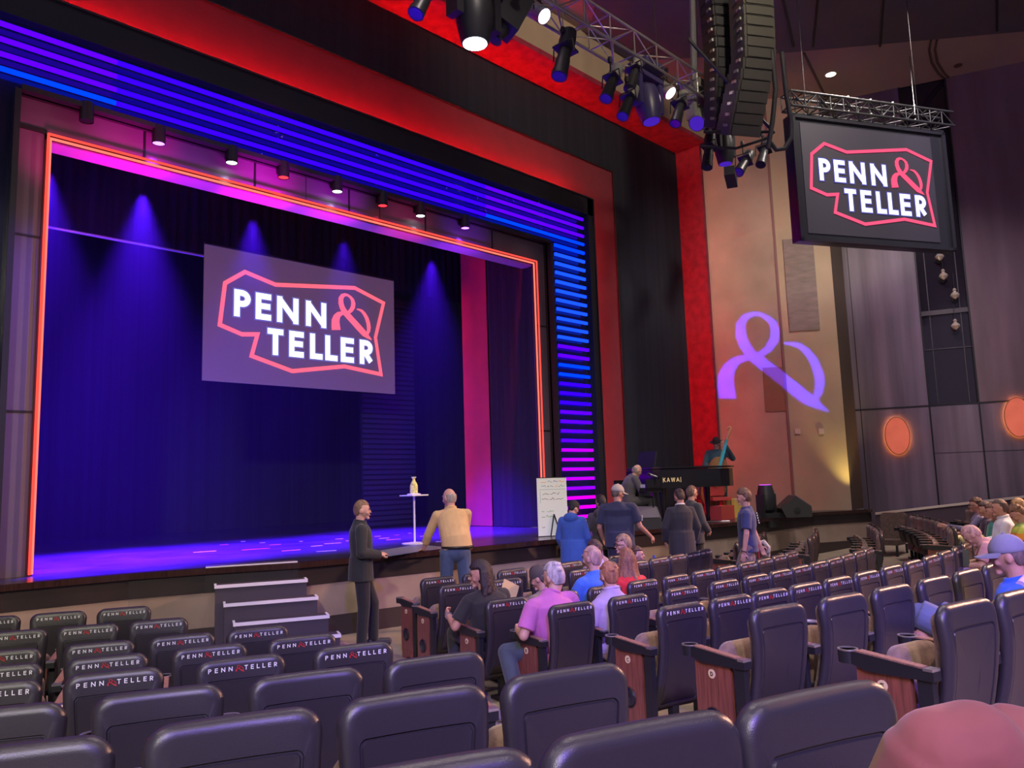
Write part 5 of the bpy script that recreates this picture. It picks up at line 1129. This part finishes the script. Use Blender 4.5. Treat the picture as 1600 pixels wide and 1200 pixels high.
# far right audience
def right_person(px, py, Z, turn, label, hz=1.115, **kw):
    p = dep(px, py, Z); r = math.hypot(p[0] - CC[0], p[1] - CC[1]); k_ = kw.get('k', 1.0); a_ = R_(face_rz(turn)); off = .13 * k_
    return person(label, (p[0] + math.sin(a_) * off, p[1] - math.cos(a_) * off, p[2] - hz * k_), face_rz(turn), 'sit', **kw)
right_person(1527, 789, 13.0, 62, 'man in dark sunglasses and a grey-blue shirt, farthest left of the seated group at right', top=(.16, .14, .26), legs=(.05, .05, .08), hair='short', haircol=(.10, .05, .04), glasses='sun', J=dict(el_l=(-.24, .3, .72), wr_l=(-.22, .60, .78)))
right_person(1541, 796, 12.6, 66, 'dark-haired woman beside the man in sunglasses at right', top=(.05, .03, .07), legs=(.06, .08, .06), hair='full', haircol=(.09, .05, .05), k=.95)
def sweater(root, Q, hp, k):
    rnd = random.Random(2); b = MB()
    for _ in range(14): b.ell(Q['pelvis'].lerp(Q['kn_l'].lerp(Q['kn_r'], .5), rnd.uniform(.3, 1)) + V(rnd.uniform(-.16, .16), 0, rnd.uniform(.10, .2)), (rnd.uniform(.06, .11), rnd.uniform(.06, .11), .05), nu=10, nv=6)
    remesh(b, 'folded_sweater', mat('pale_yellow_knit', (.78, .70, .38), .9, bump=.4, bscale=30), root, .012, 3)
right_person(1553, 799, 12.1, 64, 'long-haired woman in a teal top with a pale yellow sweater on her lap', top=(.03, .25, .22), sleeve='short', legs=(.30, .40, .46), hair='long', haircol=(.20, .10, .07), k=.98, extra=sweater)
right_person(1564, 793, 11.5, 66, 'dark-haired man in a white shirt at right, turned left', top=(.72, .74, .84), legs=(.42, .52, .58), hair='thin', haircol=(.10, .065, .06), k=1.06, collar=(.75, .76, .85))
right_person(1593, 792, 12.2, 75, 'blond person in a mustard top at the right edge, behind the rainbow shirt', top=(.50, .34, .08), legs=(.1, .1, .15), hair='full', haircol=(.48, .30, .14))
M_RB = mat('rainbow_stripes', (.5, .4, .2), .8)
_nt = M_RB.node_tree; _tc = [n for n in _nt.nodes if n.type == 'TEX_COORD'][0]; _sp = _nt.nodes.new('ShaderNodeSeparateXYZ'); _nt.links.new(_tc.outputs['Object'], _sp.inputs[0])
_rp = _nt.nodes.new('ShaderNodeValToRGB'); _nt.links.new(_sp.outputs['Z'], _rp.inputs[0]); _rp.color_ramp.interpolation = 'CONSTANT'
for pos_, c_ in ((.72, (.55, .06, .12, 1)), (.78, (.8, .30, .04, 1)), (.86, (.55, .62, .10, 1)), (.94, (.30, .45, .12, 1))): e_ = _rp.color_ramp.elements.new(pos_); e_.color = c_
_rp.color_ramp.elements[0].color = (.4, .1, .3, 1); _nt.links.new(_rp.outputs[0], _nt.nodes['Principled BSDF'].inputs['Base Color'])
r_ = right_person(1592, 802, 10.6, 60, 'brown-haired person in a rainbow-striped shirt looking down at right', top=(.3, .5, .12), sleeve='short', legs=(.2, .2, .3), hair='short', haircol=(.18, .09, .05), head_pitch=-40)
for ch in r_.children:
    if ch.name.startswith('shirt'): ch.data.materials.clear(); ch.data.materials.append(M_RB)
def bagx(root, Q, hp, k):
    b = MB(); c = Q['kn_l'].lerp(Q['kn_r'], .5) + V(-.02, .02, .17)
    b.prism([(-.17, -.10), (.17, -.10), (.14, .08), (-.14, .08)], -.07, .07, T=lambda v: c + V(v.x, v.z, v.y)); bg = b.build('black_handbag', mat('black_leather', (.015, .015, .018), .25), root)
    b = MB(); b.tube([c + V(-.09, 0, .08), c + V(-.05, 0, .16), c + V(.05, 0, .16), c + V(.09, 0, .08)], .01, 8); b.build('bag_handle', mat('black_leather', (.015, .015, .018), .25), bg, smooth=60)
right_person(1580, 836, 8.9, 62, 'person in a pink top bent forward over lilac trousers with a black bag', hz=.94, top=(.62, .30, .36), sleeve='short', legs=(.44, .30, .56), hair='thin', haircol=(.50, .28, .25), head_pitch=-45, extra=bagx, wide=1.1,
             J=dict(waist=(0, .22, .62), chest=(0, .30, .74), neck=(0, .42, .85), head=(0, .52, .94), sh=(.185, .38, .81), el=(.22, .46, .62), wr=(.12, .64, .60)))
def capx(root, Q, hp, k):
    b = MB(); b.tube([Q['sh_r'] + V(.05, -.08, -.02), Q['sh_r'] + V(-.02, -.02, .08), Q['neck'] + V(.06, -.05, .02), Q['neck'] + V(-.06, -.05, .02), Q['sh_l'] + V(.04, -.02, .07)], .03, 8); b.build('pink_collar', mat('pale_pink_cloth', (.72, .5, .6), .8), root, smooth=60)
    b = MB(); b.box(Q['kn_r'] + V(-.02, .02, .095), (.09, .16, .012)); b.build('blue_phone', mat('blue_phone', (.05, .14, .55), .3), root)
    b = MB(); a_ = Q['el_l']
    b.tube([Q['sh_l'] + V(-.06, 0, -.1), a_ + V(-.05, 0, 0), a_ + V(-.04, .12, -.08), a_ + V(0, .2, -.1)], .06, 10); b.build('striped_jacket', mat('zebra_cloth', (.22, .22, .24), .8, noise=.95, nscale=22), root, smooth=60)
right_person(1580, 868, 5.2, 56, 'man in a grey baseball cap and bright blue shirt seated at the right edge', top=(.02, .12, .75), sleeve='short', legs=(.10, .12, .2), shorts=True, hair='short', haircol=(.12, .08, .07), hat=('cap', (.20, .20, .27)), skin=SKIN2, k=1.05, vox=.009, extra=capx, wide=1.1,
             J=dict(kn=(.14, .66, .74), an=(.14, .72, .30), toe=(.14, .86, .26), el=(.26, .24, .70), wr=(.18, .46, .72)), head_pitch=-8)
def mar(root, Q, hp, k): pass
p9 = dep(1825, 1150, .98)
person('man in a maroon shirt at the bottom right corner, seen from behind', (p9[0], p9[1], p9[2] - .985), face_rz(4), 'sit', k=1.04, top=(.22, .060, .052), sleeve='short', legs=(.05, .05, .08), hair='short', haircol=(.04, .025, .02), topn='maroon_shirt', vox=.007, wide=1.5, head_yaw=-20,
       J=dict(sh=(.215, .12, .895), sh_r=(.33, .16, .75), chest=(.05, .12, .69), neck=(.17, .20, .775), head=(.19, .33, .99), el=(.30, .2, .64)))
# ================================================================== things on and by the stage
# pedestal table with the bottle
q = at(648, 849, z=1.004); pt = thing('pedestal_table', 'slim white pedestal table on the stage edge beside the bald man', 'pedestal table', (q[0], q[1], 1.0))
M_WT = mat('white_enamel', (.78, .76, .84), .35)
b = MB(); b.lathe([(.21, 0), (.21, .012), (.03, .03), (.02, .03)], (0, 0, 0), 28); b.build('base', M_WT, pt, smooth=40)
b = MB(); b.cyl((0, 0, .02), (0, 0, .78), .017, n=14); b.build('pole', mat('frosted_pole', (.7, .68, .78), .3), pt, smooth=60)
b = MB(); b.bbox((-.17, -.17, .78), (.17, .17, .80)); b.build('table_top', M_WT, pt)
bt = thing('glass_jar', 'pale gold bottle-shaped jar filled with papers on the pedestal table', 'bottle', (q[0], q[1], 1.80), 0)
b = MB(); b.lathe([(.11, 0), (.115, .012), (.10, .02)], (0, 0, 0), 24); b.build('dish', M_WT, bt, smooth=40)
b = MB(); b.lathe([(.062, .02), (.066, .03), (.066, .15), (.05, .19), (.025, .23), (.022, .26), (.045, .29), (.04, .295), (.018, .26)], (0, 0, 0), 24)
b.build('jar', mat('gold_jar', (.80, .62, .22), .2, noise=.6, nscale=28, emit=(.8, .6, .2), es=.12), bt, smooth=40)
# grey mat on the stage and coloured tape marks
a_, b_, c_, d_ = at(583, 862, z=1.004), at(652, 851, z=1.004), at(688, 853, z=1.004), at(590, 868, z=1.004)
bb = MB(); bb.prism([(p[0], p[1]) for p in (a_, b_, at(700, 855, z=1.004), at(600, 870, z=1.004))], 1.0, 1.006); o = bb.build('floor_mat', mat('grey_mat', (.20, .20, .26), .35)); tag(o, 'flat grey sheet on the stage edge left of the pedestal table', 'mat')
rnd = random.Random(11); TC = [((.6, .1, .3), 'pink'), ((.8, .25, .1), 'orange'), ((.6, .55, .85), 'pale'), ((.5, .1, .6), 'violet')]
marks = [(320, 862, 2, .35), (400, 858, 0, .45), (455, 860, 1, .30), (410, 848, 2, .1), (470, 846, 2, .06), (495, 853, 2, .2), (530, 842, 2, .15), (520, 849, 2, .3), (600, 841, 2, .2), (615, 843, 1, .28), (590, 838, 2, .12), (660, 838, 2, .08), (380, 846, 2, .08), (570, 836, 2, .1), (430, 851, 3, .2), (510, 861, 2, .3), (620, 836, 3, .1), (700, 833, 2, .1), (350, 851, 3, .15), (640, 833, 2, .07), (545, 845, 2, .1), (690, 846, 2, .2)]
for px, py, ci, L in marks:
    p = at(px, py, z=1.001); bb = MB(); bb.box((0, 0, 0), (L, .035, .003), rz=rnd.uniform(-.4, -.1)); col, cn = TC[ci]; o = bb.build('tape_mark', mat('tape_' + cn, col, .5), loc=(p[0], p[1], 1.0025))
    where = 'left of the man in black' if px < 540 else 'right of the man in black'
    tag(o, '%s tape mark on the stage floor, %s' % (cn, where), 'tape mark', '%s tape marks %s' % (cn, where))
# whiteboard on its stand
q = at(876, 838, z=1.0); wb = thing('whiteboard', 'white writing board with coloured handwriting leaning on a stand at the stage edge', 'whiteboard', (q[0] - .02, q[1] + .15, 1.0), R_(-32))
b = MB(); b.bbox((-.27, -.01, .0), (.27, .01, 1.02)); b.build('board', mat('white_board', (.72, .82, .78), .4), wb)
for z0_ in (0, 1.01): b = MB(); b.bbox((-.275, -.015, z0_), (.275, -.0, z0_ + .012)); b.build('board_edge', M_DARKMETAL, wb)
b = MB(); b.cyl((-.05, -.02, .0), (.02, -.02, .38), .012, n=8); b.cyl((.14, -.03, .0), (.02, -.02, .38), .012, n=8); b.cyl((.0, .25, 0), (.0, .012, .8), .012, n=8); b.build('stand', M_BLACK, wb)
INK = {'orange': (.75, .30, .08), 'teal': (.05, .35, .40), 'blue': (.08, .15, .55), 'green': (.15, .45, .12), 'red': (.65, .08, .10), 'black': (.08, .10, .12)}
rr = random.Random(4)
def scrib(bm_, x, z, w_, h):
    n = max(3, int(w_ / .018)); pts = [(x + w_ * i / n, z + h * (rr.random() if i % 2 else rr.random() * .4)) for i in range(n + 1)]
    for a1, a2 in zip(pts, pts[1:]): seg_stroke(bm_, [a1, a2], .008, lambda u, v: (u, -.0115, v), False)
lines = [(.93, [('orange', -.2, .1), ('teal', -.07, .08), ('blue', .03, .08), ('orange', .13, .1)]), (.85, [('teal', -.19, .08), ('black', -.08, .03), ('teal', -.03, .06), ('orange', .06, .04), ('teal', .12, .11)]),
         (.72, [('black', -.17, .12), ('black', -.03, .1), ('black', .09, .04)]), (.63, [('black', -.19, .12), ('black', -.05, .1), ('black', .07, .13)]), (.42, [('green', -.2, .05), ('green', -.1, .12)]), (.33, [('black', -.2, .06), ('green', -.12, .15)]), (.15, [('black', -.2, .05)])]
for col in INK:
    b = MB()
    for z, ws in lines:
        for c, x, w_ in ws:
            if c == col: scrib(b, x, z, w_, .04)
    if col == 'teal': seg_stroke(b, [(-.24, .81), (.24, .81)], .005, lambda u, v: (u, -.0115, v), False); seg_stroke(b, [(-.215, .78), (-.215, .58)], .006, lambda u, v: (u, -.0115, v), False)
    if b.v: b.build('handwriting', mat('ink_' + col, INK[col], .6), wb)
p = dep(907, 826, 13.9); bx = thing('pale_box', 'pale yellow box standing between the blue coat and the charcoal top', 'box', (p[0], p[1], 0), R_(10))
b = MB(); b.bbox((-.25, -.15, 0), (.25, .15, .85)); b.build('body', mat('grey_white_box', (.5, .5, .52), .6), bx); b = MB(); b.bbox((-.22, -.02, .85), (.22, .02, 1.25)); b.build('yellow_sheet', mat('yellow_sheet', (.75, .72, .28), .6), bx)
# grand piano: local x runs from the keyboard to the tail, local -y faces the house
pk = dep(1034, 800, 15.2); pt_ = dep(1176, 800, 15.8); ang = math.atan2(pt_[1] - pk[1], pt_[0] - pk[0]); PL = math.dist(pk[:2], pt_[:2])
pi_ = thing('grand_piano', 'black grand piano with gold lettering on its side', 'piano', (pk[0], pk[1], 1.0), ang); pi_.scale = (1, 1, 1.13)
M_PI = mat('piano_lacquer', (.008, .008, .011), .22, spec=.6)
rim = [(0, -.02), (0.0, 1.48), (PL, 1.48), (PL + .02, 1.1), (PL - .05, .75), (PL - .35, .45), (PL - .75, .22), (PL - 1.1, .02), (.6, -.02)]
rim = [(.0, .0), (.75, .0), (PL - .95, .05), (PL - .6, .14), (PL - .3, .28), (PL - .1, .46), (PL, .70), (PL + .02, 1.1), (PL - .1, 1.38), (PL - .4, 1.48), (.0, 1.48)]
b = MB(); b.prism(rim, .66, .98); b.build('case', M_PI, pi_)
b = MB(); lidp = [(x if x < .1 else x * 1.01, y - .03) for x, y in rim]; lidp = [(.02, -.03)] + lidp[1:]; b.prism(lidp, 1.0, 1.025); b.build('lid', M_PI, pi_)
b = MB(); b.bbox((-.30, 0, .62), (.02, .05, .82)); b.bbox((-.30, 1.43, .62), (.02, 1.48, .82)); b.bbox((-.30, 0, .60), (.02, 1.48, .68)); b.build('key_bed', M_PI, pi_)
kb = MB(); kb.bbox((-.28, .06, .68), (-.10, 1.42, .735)); kbo = kb.build('keyboard', mat('ivory_keys', (.8, .78, .74), .3), pi_)
kb = MB()
for i in range(36):
    if i % 7 in (2, 6): continue
    kb.bbox((-.20, .09 + i * .0265 * 1.38, .735), (-.10, .10 + i * .0265 * 1.38, .748))
kb.build('black_keys', M_BLACK, kbo)
b = MB(); b.box((.12, .74, 1.17), (.03, .75, .30), M=Matrix.Rotation(R_(12), 3, 'Y')); b.build('music_desk', mat('matte_black_desk', (.012, .012, .014), .8), pi_)
for x, y in ((.12, .14), (.12, 1.34), (PL - .35, 1.1)): b = MB(); b.lathe([(.03, 0), (.045, .05), (.035, .12), (.07, .55), (.075, .66)], (x, y, 0), 12); b.build('leg', M_PI, pi_, smooth=30)
b = MB(); b.bbox((.20, .68, .08), (.28, .80, .66)); b.bbox((.1, .66, .06), (.32, .82, .12)); b.build('pedal_lyre', M_PI, pi_)
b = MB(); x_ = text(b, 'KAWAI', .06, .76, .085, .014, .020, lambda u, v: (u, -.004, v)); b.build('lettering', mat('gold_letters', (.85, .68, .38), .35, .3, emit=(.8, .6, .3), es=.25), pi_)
o = thing('piano_bench', 'black bench under the pianist', 'bench', (pz[0] - .0, pz[1], 1.0), ang)
b = MB(); b.bbox((-.2, -.35, .38), (.16, .35, .44)); b.build('seat', M_BLACK, o)
for x in (-.17, .13):
    for y in (-.31, .31): b = MB(); b.bbox((x - .02, y - .02, 0), (x + .02, y + .02, .38)); b.build('leg', M_BLACK, o)
# microphone by the pianist
p0, p1 = dep(1014, 741, 15.2), dep(1027, 745, 15.2); ms = thing('microphone_stand', 'microphone on a boom stand pointing at the pianist', 'microphone', (dep(1022, 800, 15.2)[0], dep(1022, 800, 15.2)[1], 1.0)); O = Vector(ms.location)
b = MB(); b.cyl((0, 0, 0), (0, 0, .72), .012, n=8); b.cyl((0, 0, .02), (0, 0, .0), .14, n=20); b.cyl(Vector((0, 0, .72)), Vector(tuple(p1)) - O, .01, n=8); b.build('stand', M_BLACK, ms, smooth=60)
b = MB(); b.cyl(Vector(tuple(p0)) - O, Vector(tuple(p1)) - O, .018, .014, n=12); b.build('microphone', M_CHROME, ms, smooth=60); b = MB(); b.ell(Vector(tuple(p0)) - O, (.035,) * 3, nu=12, nv=8); b.build('grille', M_DARKMETAL, ms, smooth=60)
# double bass held in front of its player
bs_a = Vector(tuple(dep(1127, 712, 18.35))); bs_b = Vector(tuple(dep(1137, 674, 18.35))); ax_ = (bs_b - bs_a).normalized()
db = thing('double_bass', 'double bass with an amber body and a teal-lit neck behind the piano', 'double bass', tuple(bs_a))
cm = Vector(tuple(RW @ np.array([0, 0, -1.0]))); sx_ = ax_.cross(cm).normalized(); fz = sx_.cross(ax_); sx_ = -sx_ if sx_.dot(Vector(tuple(RW @ np.array([1.0, 0, 0])))) < 0 else sx_
def bT(v): return (sx_ * v.x + ax_ * v.y + fz * v.z) * 1.0
ol = []
for i in range(48):
    t = 2 * math.pi * i / 48; y = -.62 + .58 * math.sin(t); w_ = (.30 if y < -.62 else .235) * (1 - .28 * math.exp(-((y + .55) / .13) ** 2)); ol.append((math.copysign(abs(math.cos(t)) ** .75, math.cos(t)) * w_, y))
b = MB(); b.prism(ol, -.10, .08, T=lambda v: bT(v)); b.build('body', mat('amber_varnish', (.42, .14, .05), .3, noise=.2, nscale=6), db, smooth=30)
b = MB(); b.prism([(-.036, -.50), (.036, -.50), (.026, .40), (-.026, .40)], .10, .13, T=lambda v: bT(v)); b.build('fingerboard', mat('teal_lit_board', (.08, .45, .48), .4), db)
b = MB(); b.prism([(-.03, -.05), (.03, -.05), (.024, .40), (-.024, .40)], .04, .10, T=lambda v: bT(v)); b.build('neck', mat('pale_maple', (.62, .38, .18), .4), db)
b = MB(); b.tube([bT(V(0, .38, .08)), bT(V(.01, .50, .06)), bT(V(.03, .60, .05)), bT(V(.05, .66, .02)), bT(V(.02, .70, .0)), bT(V(-.02, .67, .0)), bT(V(-.01, .63, .01))], [.03, .034, .032, .03, .028, .026, .024], 10); b.build('scroll', mat('pale_maple', (.62, .38, .18), .4), db, smooth=60)
b = MB(); b.prism([(-.06, -.72), (.06, -.72), (.03, -.60), (-.03, -.60)], .09, .15, T=lambda v: bT(v)); b.build('bridge', mat('pale_maple', (.62, .38, .18), .4), db)
light('SPOT', 'teal_light', tuple(dep(1090, 640, 17.0)), (.1, .8, 1.0), 60, tuple(dep(1122, 720, 18.4)), .05, 30, .8)
# chairs and a stand around the bass player
def chair(px, py, Z, label, rz, m):
    p = dep(px, py, Z); c = thing('stage_chair', label, 'chair', (p[0], p[1], 1.0), rz)
    b = MB(); b.bbox((-.22, -.22, .40), (.22, .22, .47)); b.build('seat', m, c)
    b = MB(); b.bbox((-.20, .18, .50), (.20, .23, .95)); b.build('backrest', m, c)
    for x in (-.2, .2):
        for y in (-.2, .2): b = MB(); b.cyl((x, y, 0), (x, y, .95 if y > 0 else .42), .012, n=8); b.build('leg', M_BLACK, c)
chair(1124, 790, 18.0, 'red chair seen underneath the piano', R_(-40), mat('red_upholstery', (.50, .06, .05), .7))
chair(1103, 730, 19.6, 'dark violet chair behind the piano, left of the bass player', R_(-40), mat('violet_upholstery', (.10, .03, .12), .7))
p = dep(1146, 795, 18.2); b = MB(); b.bbox((-.2, -.15, 0), (.2, .15, .42)); o = b.build('yellow_crate', mat('yellow_crate', (.75, .50, .12), .6), loc=(p[0], p[1], 1.0)); tag(o, 'yellow box on the stage under the piano tail', 'box')
p = dep(1128, 800, 17.4); b = MB(); b.bbox((-.28, -.15, 0), (.28, .15, .30)); o = b.build('red_case', mat('red_case', (.50, .07, .06), .5), loc=(p[0], p[1], 1.0)); tag(o, 'red box on the stage below the red chair', 'box')
# moving light on a road case, monitors, clutter
mh = moving_head(1197, 781, 17.6, (0, .0, 1), 'black moving head standing on the stage with a violet lens on top', glow('violet_lens', (.55, .05, 1.0), 4), 1.0, M_FIX, hangs=False)
z_ = mh.location.z; p = dep(1203, 808, 17.6); o = thing('road_case', 'low black case under the standing moving head', 'case', (p[0], p[1], 1.0), R_(-40))
b = MB(); b.bbox((-.62, -.25, 0), (.45, .3, max(.1, z_ - 1.0 - .61))); b.build('body', M_BLACK, o)
def wedge(px, py, Z, label, rz, s=1.0, m=None):
    p = dep(px, py, Z); w_ = thing('floor_monitor', label, 'floor monitor', (p[0], p[1], 1.0), rz, 'wedge monitors on the stage'); m = m or mat('monitor_black', (.03, .03, .032), .5)
    b = MB(); b.prism([(-.28, 0), (.22, 0), (.30, .18), (.02, .42), (-.28, .20)], -.33, .33, T=lambda v: V(v.z, v.x, v.y) * s); b.build('cabinet', m, w_)
    b = MB(); b.prism([(-.275, .21), (.015, .425), (.005, .435), (-.285, .22)], -.30, .30, T=lambda v: V(v.z, v.x, v.y) * s); b.build('grille', mat('monitor_grille', (.10, .085, .12), .5), w_)
    b = MB(); b.lathe([(.06, 0), (.07, .01), (.05, .012)], (-.335 * s, 0, .14 * s), 14, M=Matrix.Rotation(R_(-90), 3, 'Y')); b.build('handle', M_BLACK, w_)
wedge(1240, 800, 17.6, 'black wedge monitor at the right end of the stage, right of the moving head', R_(38), 1.1)
wedge(1003, 806, 15.2, 'grey-faced wedge monitor in front of the pianist', R_(-42), .95)
b = MB(); rnd = random.Random(9); P_ = [dep(x, y, 16.4) for x, y in ((1060, 812), (1080, 815), (1100, 812), (1120, 816), (1140, 813))]; b.tube([(p[0], p[1], 1.015) for p in P_], .012, 6); o = b.build('stage_cable', M_CHROME, smooth=60); tag(o, 'pale cable lying on the stage below the piano', 'cable')
b = MB(); pa_, pb2 = at(985, 823, z=1.0), at(1150, 819, z=1.0); 
# fingertips at the left edge
p = dep(-6, 1001, 5.0)
person('person at the far left edge, only fingertips in the photo', (p[0] - .42, p[1] - .10, floor_z(15.4) - .02), face_rz(20), 'sit', k=1.0, top=(.1, .1, .12), legs=(.1, .1, .1), hair='short', J=dict(el_r=(.28, .2, .8), wr_r=(.30, .38, .92)))

# ---- thin stage haze in which the beams show
hz = bpy.data.materials.new('thin_haze'); hz.use_nodes = True; nt = hz.node_tree; nt.nodes.clear()
vs_ = nt.nodes.new('ShaderNodeVolumeScatter'); vs_.inputs['Density'].default_value = 0.0013; vs_.inputs['Anisotropy'].default_value = 0.2; vs_.inputs['Color'].default_value = (1, 1, 1, 1)
no = nt.nodes.new('ShaderNodeOutputMaterial'); nt.links.new(vs_.outputs[0], no.inputs['Volume'])
b = MB(); b.bbox((-5.5, .45, 1.02), (12.28, 8.28, 8.55)); o = b.build('stage_haze', hz); tag(o, 'thin haze filling the stage house, catching the blue beams', 'haze', kind='stuff')
